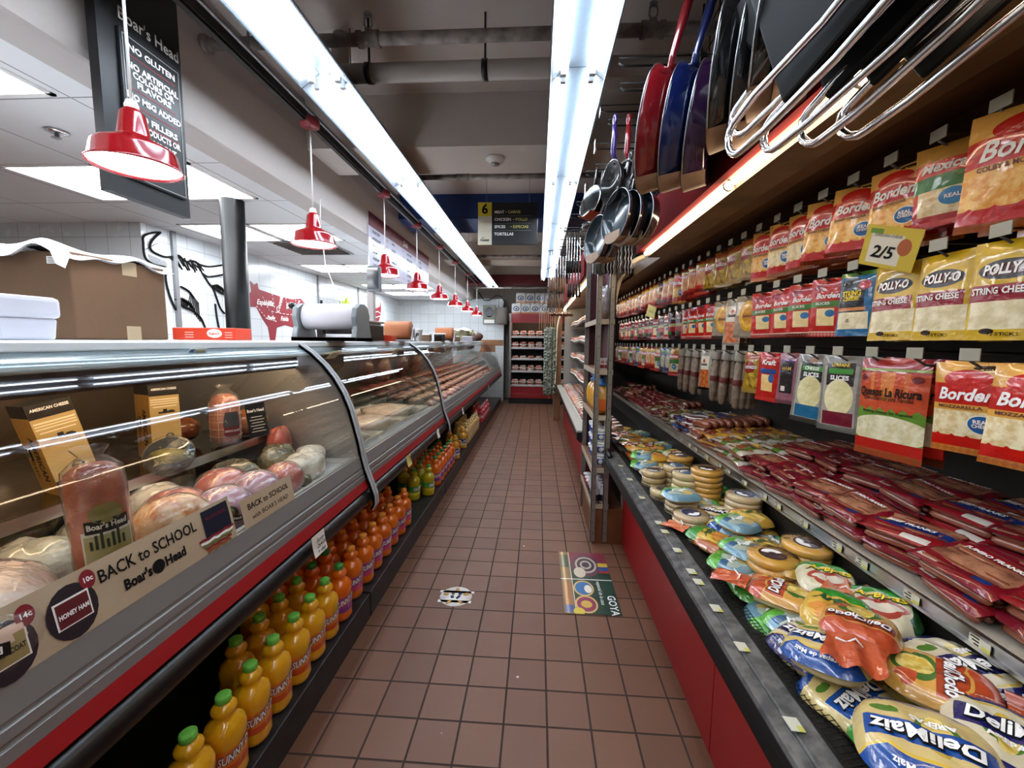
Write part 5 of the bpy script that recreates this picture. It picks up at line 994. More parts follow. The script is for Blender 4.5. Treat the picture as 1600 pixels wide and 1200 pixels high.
# ---------------------------------------------------------------- hot dog tier
def franks(key, film_c, shapes, texts, n=6, W=.135, L=.165, H=.046, sausage='#7a3c28'):
    """flat pack lying down, long sausages along y, printed film on top"""
    t = thing('sausage_pack', '', 'sausage pack')
    SM = mat('sausage_'+sausage, sausage, .25, coat=.8, var=('#9a5a3e', 12, .3), bump=(24, .2)); fm = paint('frank_film_'+key, film_c, shapes, .2, .8, (30, .3))
    g = G()
    for i in range(n):
        x = -W/2+W*(i+.5)/n; r = W/n*.52
        for zz in (r, 2.75*r): g.lathe([(0, -L/2+.004), (r*.7, -L/2+.008), (r, -L/2+.02), (r, L/2-.02), (r*.7, L/2-.008), (0, L/2-.004)], 8, 0, axis='y', T=TRS(x, 0, zz+.001) @ Matrix.Diagonal((1, 1, 1, 1)))
    g.obj('sausages', SM, t)
    def top(u, v):
        x, y = (u-.5)*(W+.022), (v-.5)*(L+.022); e = min(u, 1-u, v, 1-v)
        return (x, y, H*.93+.0025*abs(sin(pi*n*(u-.5)))*(e > .08)-(.006 if e < .02 else 0)+.003*sin(13*u+5*v+len(key)))
    g = G().grid(top, 16, 12, 0).grid(lambda u, v: (top(u, v)[0], top(u, v)[1], top(u, v)[2]-.0012), 16, 12, 0); g.obj('film', fm, t)
    g = G(); ms = []
    for s, size, x, y, mm, bold, ww in texts:
        if mm not in ms: ms.append(mm)
        g.text(s, size, ms.index(mm), fn=lambda a, b, c, x=x, y=y: (x+b*1.0, y-a, H+.0045), bold=bold, w=ww)
    if texts: g.obj('lettering', ms, t)
    return Kind(t)
sk = ('#a8705a', '#c9a088', 20)
FK = {'JR': franks('jumbo', '#7a1420', [('r', .52, .5, .24, .40, ('#b07a5c', '#7a4a38', 26)), ('r', .9, .5, .10, .5, '#8a1622'), ('e', .2, .25, .07, .1, '#1d3a7a'), ('r', .12, .78, .05, .12, '#c9c0b4')], [('JUMBO FRANKS', .016, .040, 0, WINK, .0006, .12)]),
      'BF': franks('beef', '#8a1820', [('r', .5, .5, .12, .48, '#1b2f6e'), ('r', .76, .5, .14, .48, ('#b07a5c', '#7a4a38', 26)), ('r', .1, .25, .06, .16, '#c9c4ba'), ('e', .5, .85, .08, .08, '#c9a23a')], [('BEEF FRANKS', .020, .0, 0, WINK, .0008, .11)]),
      'WF': franks('white', '#b8b0a0', [('r', .5, .35, .5, .12, '#5a7a2c'), ('r', .5, .62, .4, .12, '#c9a84a'), ('e', .4, .6, .2, .12, '#8a4a2c')], [('FRANKS', .018, .01, 0, INK, .0005, .08)]),
      'YF': franks('yellow', '#b8882c', [('r', .5, .55, .4, .16, '#7a2a18'), ('r', .75, .3, .1, .16, '#8f8f88')], [('SMOKED', .018, .0, 0, YELLOW, .0005, .08)]),
      'BO': franks('blue', '#1f3a72', [('e', .6, .5, .22, .32, '#c9a23a'), ('r', .5, .92, .5, .06, '#c9c4ba'), ('e', .35, .35, .12, .16, '#a83a4a')], [('WIENERS', .022, -.03, 0, WINK, .0006, .1)]),
      'RD': franks('plainred', '#6e1220', [('r', .5, .5, .3, .03, '#b8a090'), ('r', .15, .2, .06, .12, '#c9c4ba')], [('SALCHICHAS', .014, .03, 0, WINK, .0004, .1)]),
      'WS': franks('sliced', '#c9b8a8', [('e', .5, .5, .3, .36, '#a86a58'), ('r', .5, .1, .5, .08, '#5a1a1a')], [('Jamon', .02, .04, 0, MAR, .0005, .08)], n=3)}
FD = {'JR': 'red jumbo franks pack', 'BF': 'blue-banded beef franks pack', 'WF': 'white and green franks pack', 'YF': 'orange-yellow smoked sausage pack', 'BO': 'blue sausage pack with yellow oval', 'RD': 'plain dark red sausage pack', 'WS': 'pale sliced meat pack'}
def tierz(x): return .806+(x-.945)*.065
FC = {}
def fpack(k, x, y, z, rz, tilt, where):
    key = (k, where); FC[key] = FC.get(key, 0)+1
    FK[k].put((x, y, z), (tilt[0], tilt[1], rz), '%s, %s %s' % (FD[k], nth(FC[key]-1), where), 'sausage packs on the tier shelf, '+where)
seq = ['BF', 'JR', 'BF', 'JR', 'JR', 'RD', 'JR', 'WF', 'WF', 'YF', 'WS', 'BO', 'BO', 'WF', 'WS', 'RD', 'WF', 'RD', 'RD', 'RD', 'RD', 'WS', 'RD', 'RD', 'WF', 'RD']
for i, k in enumerate(seq):
    y = .80+.172*i
    for c, x in enumerate((1.025, 1.185, 1.31)):
        nl = ((2, 3, 3)[c] if i < 7 else (2, 2, 2)[c]) if i < 14 else (1, 2, 1)[c]
        if c == 2 and i > 12: continue
        for l in range(nl):
            kk = k if l == nl-1 else (k if (l+i) % 2 else 'RD' if i < 7 else k)
            fpack(kk, x+R.uniform(-.012, .012), y+R.uniform(-.015, .015), tierz(x)+.0475*l+.004, R.uniform(-.24, .24)+(.0 if c else .08), (R.uniform(-.07, .07), (-.12 if c == 0 else -.05)+R.uniform(-.05, .05)), ('on the front of the tier', 'in the middle of the tier', 'at the back of the tier')[c])
for k in FK.values(): k.drop()
t0 = thing('bologna_tub', 'dark red round tub on the tier, topmost of the pair', 'tub', (1.0, 2.62, .91)); M_b = mat('bologna_red', '#5a0f16', .2, coat=.8)
G().lathe([(0, 0), (.06, 0), (.066, .004), (.066, .034), (0, .036)], 28).obj('tub', M_b, t0); G().lathe([(.067, .030), (.070, .032), (.070, .036), (.067, .038)], 28, cap=False).obj('rim', WHITE, t0)
dup(t0, (1.0, 2.62, .872), 0, 'dark red round tub on the tier, lower of the pair')
# ---------------------------------------------------------------- arepas and tortillas in the lower tray
CLEAR = film('bag_film', '#ffffff', 1.6, rough=.10, crinkle=(26, .7), haze=.015)
def arepa(key, base, shapes, texts, tail=None, W=.15, L=.17, H=.030, sq=3.2, n=2, hull='#c9a86a'):
    t = thing('arepa_pack', '', 'arepa pack'); DM = mat('corn_cake_'+hull, hull, .55, var=('#e0cfa0', 14, .25), bump=(30, .3))
    for j in range(n):
        g = G(); blob(g, W*.44, L*.44, H*.5, 0, 22, 8, j, .02, sq=3); g.obj('corn_cake', DM, t, loc=(0, 0, H*.5+H*.9*j))
    zt = H*.9*(n-1)+H*.5; rz_ = H*.62
    def top(u, v, e=0):
        a, b = 2*u-1, 2*v-1; r = (abs(a)**sq+abs(b)**sq)**(1/sq)
        k = 1 if r == 0 else max(abs(a), abs(b))/r
        x, y = a*k*W*.52, b*k*L*.52; q = min(1, max(abs(a), abs(b)))
        return (x, y, zt+rz_*math.sqrt(max(0, 1-q**3.0))+.0035*sin(9*a+4*b)*(1-q)+e-(.012*q**8))
    g = G().grid(top, 18, 18, 0); g.obj('printed_film', paint('arepa_'+key, base, shapes, .22, .8, (26, .55)), t)
    g = G(); ms = []
    for s, size, x, y, mm, bold, ww, sh in texts:
        if mm not in ms: ms.append(mm)
        g.text(s, size, ms.index(mm), fn=lambda a, b, c, x=x, y=y, bold=bold: top(.5+(x+a)/W*.96, .5+(y+b)/L*.96, .0014 if bold > .0015 else .0030), bold=bold, w=ww, shear=sh)
    if texts: g.obj('lettering', ms, t)
    if tail:
        def tf(u, v):
            a = (u-.5); q = v; w_ = .055*(1-q)**.6+.012+.05*q*q
            return (a*w_*1.6, L*.5+.10*q, zt*.8+.006*sin(a*13+q*3)*(.3+q)+.012*(1-q)*cos(a*3)-.01*q)
        g = G().grid(tf, 14, 10, 0); g.obj('bag_tail', mat('tail_'+tail, tail, .2, coat=.9, bump=(26, .9)), t)
        G().tube([(-.012, L*.5+.028, zt*.9), (.0, L*.5+.026, zt*.9+.012), (.014, L*.5+.03, zt*.9), (.03, L*.5+.05, zt*.9+.01)], .0022, 6).obj('twist_tie', WINK, t)
    return Kind(t)
mm_on = [None]
NV = mat('navy_ink', '#1b2252', .5); corn = ('#c9a844', '#e8d078', 60)
def dm(key, base, band, yel):
    return arepa(key, base, [('r', .5, .93, .5, .10, band), ('r', .5, .81, .5, .012, yel), ('e', .42, .5, .16, .22, '#4f7a2c'), ('e', .42, .5, .11, .24, corn), ('r', .5, .05, .5, .07, band), ('e', .5, .08, .42, .08, band), ('e', .78, .3, .10, .06, '#4f7a2c'), ('r', .5, .56, .42, .13, band)],
                 [('DeliMaiz', .040, .0, .012, INK, .0035, .125, .1), ('DeliMaiz', .040, .0, .012, WINK, .0012, .122, .1), ('AREPAS', .016, -.01, -.022, WINK, .0006, .055, 0), ('Arepas de Maiz', .012, 0, .074, WINK, .0003, .09, 0)], W=.16, L=.17)
AK = {'DN': dm('delinavy', '#cfc3a4', '#1a1c58', '#c9a83a'), 'DB': dm('deliblue', '#d0b878', '#184a94', '#d8b43a'),
      'CH': arepa('choclo', '#cf9a48', [('r', .5, .9, .5, .14, '#b84a28'), ('e', .5, .3, .3, .2, '#3f6a2a'), ('e', .5, .3, .2, .16, corn), ('r', .5, .60, .42, .13, '#a8401e'), ('e', .8, .2, .14, .1, '#b84a28')], [('DeliChoclo', .036, 0, .018, MAR, .003, .115, .1), ('DeliChoclo', .036, 0, .018, WINK, .0012, .112, .1)], tail='#b8502c', W=.14, L=.17, H=.026),
      'AG': arepa('green', '#c9c0a0', [('r', .5, .84, .5, .17, '#2f8a2c'), ('e', .4, .88, .2, .08, '#1d5a20'), ('e', .5, .3, .36, .2, '#a03a2c'), ('e', .5, .3, .30, .10, '#d8ccb8'), ('r', .95, .4, .06, .5, '#1f4a24'), ('r', .5, .56, .4, .07, '#c9c0a0')], [('Arepas', .038, 0, .012, mat('dark_green_ink', '#1f4a24', .5), .002, .11, .25), ('Arepas', .038, .001, .013, YELLOW, .0006, .108, .25)], W=.145, L=.16),
      'AY': arepa('yellowgreen', '#cfa83a', [('r', .5, .84, .5, .17, '#2f8a2c'), ('e', .5, .26, .4, .2, '#d08a3a'), ('r', .95, .4, .06, .5, '#1f4a24')], [('Arepas', .038, 0, .012, mat('dark_green_ink', '#1f4a24', .5), .002, .11, .25)], tail='#c86a40', W=.14, L=.17),
      'BG': arepa('bluewrap', '#6f97a8', [('r', .5, .85, .5, .16, '#59a83a'), ('e', .45, .45, .35, .28, '#a8b8a8'), ('e', .62, .3, .2, .12, '#c9b26a'), ('r', .2, .6, .12, .08, '#2f5f86')], [('Arepas', .026, -.01, .0, WINK, .001, .08, .2)], W=.16, L=.14, H=.022, hull='#c2953a'),
      'TA': arepa('tamale', '#c8a040', [('r', .5, .9, .5, .12, '#a85a20'), ('e', .5, .45, .4, .3, '#d8b85a')], [('AREPAS', .022, 0, .01, mat('dark_green_ink', '#1f4a24', .5), .0012, .09, .1)], W=.15, L=.13, H=.022, hull='#c9901c')}
def cheese_disc(key, hull, lab, rim, r=.062, h=.03, n=1, name='cheese_round'):
    t = thing(name, '', 'cheese round')
    G().lathe([(0, 0), (r*.93, 0), (r, h*.2), (r, h*.8), (r*.93, h), (0, h+.001)], 32).obj('round', mat('round_'+hull, hull, .5, coat=.4, var=('#dca63a' if hull == '#d0961c' else '#d8bc80', 10, .3)), t)
    G().lathe([(.0, h+.0012), (r*.62, h+.0012), (r*.64, h+.0004)], 28).grid(lambda u, v: (r*.56*v*cos(2*pi*u), r*.56*v*sin(2*pi*u), h+.002), 20, 3, 1).grid(lambda u, v: (r*(.15+.3*v)*cos(pi*u*.8), r*(.15+.3*v)*sin(pi*u*.8), h+.0026), 12, 1, 2).obj('label', [mat('rim_'+rim, rim, .4), mat('lab_'+lab, lab, .4), WINK], t)
    g = G(); g.lathe([(r*1.03, h*.1), (r*1.06, h*.5), (r*1.02, h*1.02), (r*.5, h*1.08), (r*.1, h*1.12)], 24, cap=False); g.obj('plastic_wrap', CLEAR, t)
    return Kind(t)
CKD = {'CY': cheese_disc('y', '#d0961c', '#3a1c1c', '#e0b030', .072, .024), 'CC': cheese_disc('c', '#b89a62', '#241c20', '#c9b88a', .062, .03), 'CB': cheese_disc('b', '#c4ad7a', '#2f6f9a', '#d8d0b8', .066, .028), 'CW': cheese_disc('w', '#b8a488', '#22305a', '#c9c0a8', .07, .022)}
AD = {'DN': 'navy-banded white corn arepa pack', 'DB': 'blue-banded yellow corn arepa pack', 'CH': 'orange corn arepa pack with an orange tail', 'AG': 'green-topped white arepa pack', 'AY': 'yellow and green arepa pack', 'BG': 'blue and green wrapped arepa pack', 'TA': 'golden arepa pack', 'CY': 'golden wrapped cheese round', 'CC': 'tan dark-labelled cheese round', 'CB': 'cream blue-labelled cheese round', 'CW': 'whitish wrapped cheese round'}
AC = {}
def lay(k, x, y, z, rz=0, rx=0, ry=0, s=None, tower=None):
    AC[k] = AC.get(k, 0)+1; kk = AK.get(k) or CKD[k]
    where = 'counted outward from the near end of the tray' if not tower else tower
    kk.put((x, y, z), (rx, ry, rz), '%s in the tray, %s' % (AD[k], ('number %s from the near end' % nth(AC[k]-1)).replace('number ', '')) if not tower else '%s, %s' % (AD[k], tower), 'goods in the lower tray of the chiller', s)
B_ = .624
BL_ = ['TA', 'BG', 'DB', 'AY', 'TA', 'DN', 'CH', 'TA', 'BG', 'AG']
for i in range(19):
    for c in range(3):
        y = .30+.135*i; x = (.675, .785, .885)[c]
        if any(abs(x-a)+abs(y-b) < .10 for a, b in ((.82, 1.99), (.735, 2.02), (.885, 1.76), (.64, 2.22), (.63, 2.02), (.76, 2.24), (.87, 2.22), (.66, 1.86), (.655, 1.72), (.87, 2.5), (.895, 1.36), (.765, 1.32))): continue
        lay(BL_[(i*3+c*2) % 10], x, y, B_+(.0 if c else -.002)+.012*((i+c) % 2), R.uniform(0, 6.2), R.uniform(-.08, .08), R.uniform(-.05, .10))
B_ += .02
# near end: placed pack by pack (x, y, height, turn, tilt)
for a in (('DN', .70, .36, B_, .2), ('DB', .86, .42, B_, .9), ('DN', .70, .55, B_, 1.2), ('DN', .86, .60, B_, .1), ('DB', .72, .72, B_, 2.2), ('DN', .875, .77, B_, .5), ('TA', .70, .90, B_, .2), ('DN', .87, .95, B_, .4), ('BG', .70, 1.06, B_, .3), ('AG', .88, 1.12, B_, 1.0), ('TA', .70, 1.22, B_, .6)): lay(*a)
B_ = .624
lay('DB', .655, .885, .695, 2.3, .06, .16, 1.0); lay('DN', .885, .845, .69, 3.35, .0, -.12, 1.15); lay('DB', .66, .66, .692, 2.55, .05, .12, 1.15)
lay('CH', .74, .925, .735, 2.45, .12, .05); lay('CH', .80, .80, .715, 4.0, .05, .1); lay('AY', .76, 1.02, .70, -.75, .1, .0); lay('AG', .885, 1.05, .695, -.55, .05, -.1, 1.05); lay('AG', .845, 1.185, .69, -.45, .05, 0, 1.0); lay('DN', .84, .56, .685, .3, .1, .0); lay('CH', .70, 1.14, .672, .9, 0, .1)
lay('DN', .80, .68, .70, -.7, .14, .08)
for j, (k, x, y, z, rz) in enumerate((('BG', .66, 1.36, B_+.02, .9), ('BG', .73, 1.42, B_+.045, .5), ('TA', .79, 1.30, B_, .4), ('TA', .80, 1.315, B_+.05, .7), ('TA', .80, 1.44, B_+.04, .3), ('BG', .80, 1.60, B_+.02, .4), ('BG', .78, 1.585, B_+.065, .6), ('TA', .86, 1.65, B_+.06, .2), ('AY', .67, 1.56, B_, .8))): lay(k, x, y, z, rz, .06, .1)
def tower(k, x, y, n, lab, z0=B_, h=.026):
    for j in range(n): lay(k, x+R.uniform(-.004, .004), y+R.uniform(-.004, .004), z0+h*j, R.uniform(0, 6), 0, 0, None, '%s, %s from its foot' % (lab, nth(j)))
tower('CY', .895, 1.36, 5, 'in the squat golden stack', B_, .026); tower('CY', .765, 1.32, 4, 'in the golden stack under blue wrap', B_+.0, .026)
tower('CY', .82, 1.99, 7, 'in the tallest golden stack'); tower('CB', .735, 2.02, 5, 'in the stack beside the tallest', B_, .030); tower('CW', .885, 1.76, 6, 'in the stack against the tier', B_, .024)
tower('CC', .64, 2.22, 3, 'in the stack by the rail', B_, .032); tower('CC', .63, 2.02, 2, 'in the low tan stack by the rail', B_, .032); tower('CB', .76, 2.24, 4, 'in the big blue-disc stack', B_, .030); tower('CB', .87, 2.22, 3, 'in the stack behind it', B_, .030)
tower('CW', .66, 1.86, 3, 'in the flat white stack by the rail', B_, .022); tower('CW', .655, 1.72, 3, 'in the second flat rail stack', B_, .022); tower('CY', .87, 2.5, 4, 'in the far golden stack', B_, .026)
for a in (('BG', .66, 1.86, B_+.07, .2), ('TA', .72, 2.42, B_+.02, .5), ('BG', .64, 2.42, B_+.04, .9), ('AY', .74, 2.60, B_+.03, .3), ('BG', .67, 2.60, B_+.05, 1.2), ('CH', .68, 2.76, B_+.05, .4), ('TA', .80, 2.72, B_+.03, .9), ('AG', .88, 2.66, B_+.03, .6), ('CH', .82, 2.90, B_+.02, 1.3), ('TA', .72, 2.95, B_+.02, .3), ('BG', .9, 2.98, B_+.02, .2), ('AY', .72, 3.12, B_, .6), ('TA', .86, 3.2, B_, .5), ('CH', .76, 3.34, B_, 1.0), ('BG', .86, 3.45, B_, .4), ('TA', .76, 3.6, B_, .9)): lay(*a)
for k in list(AK.values())+list(CKD.values()): k.drop()
# ================================================================ steel rack between the chillers
DRED = mat('dark_red_board', '#3d0c10', .6); POST = mat('slotted_post', '#8c8780', .38, .6, bump=(30, .1))
t = thing('shelving_rack', 'narrow slotted-steel rack with wooden base between the two chillers', 'shelving rack', (0, 0, 0))
for x, y, zt in ((.385, 2.79, 1.98), (.385, 3.42, 2.05), (.468, 2.79, 1.98), (.468, 3.42, 2.0)):
    g = G().box(x, x+.032, y, y+.004, .02, zt).box(x, x+.004, y, y+.03, .02, zt)
    for k in range(24): g.lathe([(0, -.0006), (.0035, -.0005)], 8, 1, axis='y', T=TRS(x+.018, y, .08+.08*k))
    g.obj('post', [POST, DARKV], t)
for z in (.285, .54, .905, 1.215, 1.55):
    s = G().box(.39, .505, 2.80, 3.44, z-.018, z).obj('shelf', WOOD, t); G().box(.385, .505, 2.792, 2.80, z-.03, z+.004).box(.382, .39, 2.792, 3.44, z-.03, z+.004).obj('shelf_edge', mat('shelf_edge', '#a89a86', .4), s)
G().box(.40, .61, 2.80, 3.42, 0, .25).obj('base_box', mat('wood_base', '#7a4a2e', .45, var=('#5f3820', 8, .3)), t, bevel=.003)
G().box(.506, .51, 2.80, 3.43, .26, 1.96).box(.395, .505, 3.425, 3.43, .26, 1.96).obj('back_board', DRED, t)
def rack_item(fn, xs, ys, z, lab, group, rots=0):
    k = Kind(fn()); i = 0
    for y in ys:
        for x in xs:
            k.put((x, y, z), (0, 0, R.uniform(-.2, .2)), lab % nth(i), group); i += 1
def tub():
    t = thing('yogurt_tub', '', 'tub'); G().lathe([(0, 0), (.032, 0), (.040, .075), (.0, .075)], 22).obj('cup', paint('tub_print', '#d8dce0', [('r', .5, .5, .5, .28, '#22479a'), ('e', .25, .5, .08, .2, WINK and '#e8e8e8'), ('e', .75, .5, .08, .2, '#e8e8e8')], .3, .3, None), t)
    G().lathe([(.0415, .073), (.0425, .076), (.0425, .084), (.04, .086), (0, .086)], 22).obj('lid', WHITE, t); return t
for l in range(3): rack_item(tub, (.445,), (2.86, 2.96, 3.07, 3.17), .541+.087*l, 'blue and white dairy tub on the rack, layer %s up, %%s of the layer' % nth(l), 'dairy tubs on the rack')
def chipbag():
    t = thing('puff_bag', '', 'snack bag'); g = G(); blob(g, .055, .045, .10, 0, 18, 12, 3, .05, sq=2.6); g.obj('bag', mat('puff_bag', '#c98a24', .25, coat=.7, var=('#d8a850', 10, .2), bump=(24, .6)), t, loc=(0, 0, .10))
    G().lathe([(.02, .195), (.028, .20), (.03, .215), (.012, .225), (.03, .25), (0, .25)], 12).obj('blue_top', mat('blue_cap', '#2a6fb0', .35, bump=(30, .8)), t)
    G().box(-.035, .035, -.047, -.045, .03, .11).obj('label', mat('orange_label', '#d0601c', .4), t); return t
rack_item(chipbag, (.446,), (2.87, 2.99, 3.12, 3.26), .906, 'yellow snack bag with a twisted blue top on the rack, %s from the front', 'snack bags on the rack')
def pk():
    t = thing('candy_pack', '', 'small pack'); G().box(-.02, .02, -.012, .012, 0, .075).obj('pack', paint('candy', '#cfc4c4', [('r', .5, .3, .5, .16, '#8a2a34'), ('r', .5, .7, .3, .1, '#a86a70')], .3, .5), t, bevel=.003); return t
rack_item(pk, (.44, .47), (2.84, 2.88, 2.92, 2.97), 1.216, 'tiny pink and white pack on the upper rack shelf, %s from the front', 'tiny packs on the rack')
def milk():
    t = thing('dairy_bottle', '', 'bottle'); G().lathe([(0, 0), (.026, 0), (.028, .01), (.028, .085), (.012, .108), (.012, .118), (0, .118)], 18).obj('body', paint('milk_body', '#b8b4b8', [('r', .5, .32, .5, .2, '#17171c')], .3, .5, None), t); G().lathe([(.014, .112), (.014, .128), (0, .129)], 14).obj('cap', mat('milk_cap', '#b8b0b8', .4), t); return t
rack_item(milk, (.42, .475), (2.84, 2.90, 2.96, 3.03), .286, 'small black-labelled dairy bottle on the bottom rack shelf, %s from the front', 'dairy bottles on the rack')
def pnk():
    t = thing('pink_tub', '', 'tub'); G().lathe([(0, 0), (.03, 0), (.034, .05), (0, .05)], 18).obj('cup', mat('pink_tub', '#a0304a', .35), t); G().lathe([(.035, .05), (.035, .056), (0, .057)], 18).obj('lid', WHITE, t); return t
rack_item(pnk, (.425, .478), (3.14, 3.22, 3.31), .286, 'pink tub behind the dairy bottles on the bottom rack shelf, %s', 'pink tubs on the rack')
g = G(); blob(g, .045, .10, .11, 0, 22, 14, 7, .12, sq=2.5); g.obj('wrapped_bundle', mat('wrap_bundle', '#a8a4b0', .2, coat=.9, var=('#d8d4dc', 16, .2), bump=(22, 1, .02)), label='crinkled clear-wrapped bundle on the top rack shelf', cat='bundle', loc=(.45, 2.92, 1.665))
# ================================================================ second open meat chiller down the aisle
t = thing('open_refrigerated_case', 'second open chiller full of packed meat beyond the steel rack', 'refrigerated case')
FY0, FY1 = 3.50, 7.28
G().box(.47, .52, FY0, FY1, 0, .575).obj('front_panel', REDP, t)
G().sweep([(.46, .53), (.37, .55), (.345, .575), (.345, .63), (.37, .636), (.46, .63)], FY0, FY1).obj('bumper', BUMP, t)
G().sweep([(.346, .634), (.350, .650), (.43, .655), (.435, .63)], FY0, FY1).obj('price_rail', mat('white_rail', '#a8a49a', .4), t)
G().box(.43, .605, FY0, FY1, .58, .62).box(.605, .945, 5.45, FY1, .58, .62).obj('tray_floor', mat('tray_white', '#9a9288', .5), t)
G().box(.95, .97, 5.45, FY1, .0, 2.1).obj('back_panel', CDK, t)
G().sweep([(.42, 2.09), (.415, 1.97), (.46, 1.95), (.80, 1.985), (.80, 2.1)], FY0+.3, FY1).obj('canopy', CANI, t)
G().box(.40, .42, FY0+.3, FY1, 1.99, 2.22).obj('fascia', mat('fascia_red', '#6e1414'), t)
for i in range(3): G().lathe([(.0125, .0), (.0125, 1.1)], 12, T=TRS(.44, 3.85+1.15*i, 1.945), axis='y').obj('lamp_tube', CANT, t)
G().tube([(a-.165, FY1, b) for a, b in ep], .014, 8).obj('end_molding', MOLD, t)
G().box(.46, .96, FY1-.02, FY1+.01, .0, 2.0).obj('end_panel', mat('end_white', '#8f8a82', .4), t)
SHZ = (.90, 1.16, 1.41, 1.66)
for z in SHZ:
    g = G().grid(lambda u, v, z=z: (.56+(.15 if v < .46 else .36)*u, 4.02+3.2*v, z+.012*sin(v*14+z*5)*(1-u)), 2, 40, 0); g.obj('shelf', mat('wavy_shelf', '#2b2622', .4), t)
    G().grid(lambda u, v, z=z: (.558, 4.02+3.2*v, z-.022+.026*u+.012*sin(v*14+z*5)), 1, 40).obj('shelf_edge', mat('wavy_edge', '#4a4238', .35, .4), t)
def meatpack(key, c1, c2):
    t = thing('meat_pack', '', 'meat pack'); G().box(-.08, .08, -.075, .075, 0, .012).obj('tray', WHITE, t, bevel=.004)
    g = G(); blob(g, .07, .066, .03, 0, 16, 10, len(key), .12, sq=3); g.obj('meat', mat('pack_'+key, c1, .25, coat=.8, var=(c2, 30, .15), bump=(26, .4)), t, loc=(0, 0, .03))
    G().box(.0, .055, -.05, -.01, .060, .0615).obj('label', PAPER, t); return Kind(t)
MK = [meatpack('r', '#8f3a28', '#c08a70'), meatpack('w', '#c9b09c', '#a87a60'), meatpack('o', '#b0603a', '#d0a07a'), meatpack('k', '#a84a3e', '#d8b4a4')]
for r_, z in enumerate((.62,)+SHZ):
    for i in range(18):
        for c in range(2 if r_ else 3):
            y = 4.1+.172*i
            if c and y < 5.6: continue
            MK[(i//3+r_+c) % 4].put((.635+.165*c if r_ else .52+.165*c, y, z+.014+.010*sin((y-4.02)/3.2*14+z*5)*(r_ > 0)), (0, -.14, R.uniform(-.1, .1)), 'wrapped meat tray in the second chiller, %s, %s %s' % ('bottom deck' if not r_ else nth(r_-1)+' shelf up', nth(i), ('front', 'behind', 'rear')[c]), 'meat trays in the second chiller')
for i in range(4):
    for c in range(2): MK[(i+c) % 4].put((.52+.16*c, 3.56+.14*i, .634), (0, -.14, 0), 'wrapped meat tray on the bottom deck beside the rack, %s %s' % (nth(i), ('front', 'behind')[c]), 'meat trays beside the rack')
# wooden column with hanging clip strip
t = thing('wooden_column', 'brown wooden column at the end of the second chiller', 'column'); G().box(.30, .42, 7.34, 7.44, 0, 2.1).obj('board', WOOD, t, bevel=.004); G().box(.29, .30, 7.33, 7.45, 0, 2.1).obj('edge_strip', POST, t)
LEAF = mat('foil_packet', '#262b22', .25, .2, coat=.6, var=('#8a9484', 30, .12), bump=(30, .6))
t = thing('clip_strip', 'green clip strip on the wooden column', 'clip strip', (.215, 7.30, 0)); G().box(-.01, .01, -.002, .002, .40, 1.72).tube([(0, 0, 1.72), (0, .03, 1.78), (.09, .035, 1.78)], .004, 6).obj('strip', mat('strip_green', '#5f8a3a', .4), t)
g = G(); blob(g, .04, .012, .055, 0, 10, 6, 5, .12, sq=2.2); pk0 = g.obj('spice_packet', LEAF, label='x', cat='spice packet')
used = [False]
for r_ in range(22):
    for c in range(3):
        loc = (.215+(-.065, 0, .065)[c], 7.27-.015*(c == 1), 1.60-.052*r_); rot = (R.uniform(-.2, .2), (.7, 0, -.7)[c]+R.uniform(-.2, .2), R.uniform(-.5, .5)); lab = 'dark green foil packet on the clip strip, %s down, %s side' % (nth(r_), ('aisle', 'middle', 'column')[c])
        if not used[0]: used[0] = True; pk0.location = loc; pk0.rotation_euler = rot; pk0['label'] = lab; pk0['group'] = 'foil packets on the clip strip'
        else: dup(pk0, loc, rot, lab, 'foil packets on the clip strip')
# ================================================================ meat shelves on the back wall
t = thing('meat_shelf_case', 'red-topped upright meat shelving against the back wall', 'shelf case', (-.64, 9.36, 0)); W_ = 1.35
RB = mat('case_red', '#8a1218', .35, coat=.3)
G().box(0, W_, .0, .03, 1.82, 2.02).box(0, W_, .03, .55, 2.0, 2.02).obj('header', RB, t); G().box(0, .04, -.01, .6, 0, 2.03).box(W_-.04, W_, -.01, .6, 0, 2.03).obj('side_panel', mat('side_grey', '#87807c', .4, .4), t)
G().box(.04, W_-.04, .03, .55, .20, .40).box(.04, W_-.04, -.08, .1, .13, .22).obj('base_panel', RB, t); G().box(.0, W_, -.06, .5, 0, .13).obj('plinth', BLACK, t); G().box(.04, W_-.04, .52, .56, .2, 1.9).obj('back_panel', DARKV, t)
G().lathe([(.012, .05), (.012, W_-.05)], 10, axis='x', T=TRS(0, .08, 1.86)).obj('lamp_tube', CTUBE, t)
for z in (.42, .74, 1.02, 1.27, 1.52): s = G().box(.04, W_-.04, .02, .52, z-.02, z).obj('shelf', GREY, t); G().box(.04, W_-.04, .012, .02, z-.035, z+.005).obj('price_strip', mat('strip_white', '#b8b4b4', .4), s)
for r_, z in enumerate((.42, .74, 1.02, 1.27, 1.52)):
    for i in range(7):
        for c in range(1 if r_ == 2 else 2): MK[(0, 3, 1, 0)[(i*r_+c) % 4]].put((-.64+.13+.18*i, 9.46+.0*c, z+.002+.062*c), (.12, 0, 0), 'meat tray on the back wall shelving, %s shelf up, %s along, %s' % (nth(r_), nth(i), ('lower', 'upper')[c]), 'meat trays on the back wall shelving')
for k in MK: k.drop()
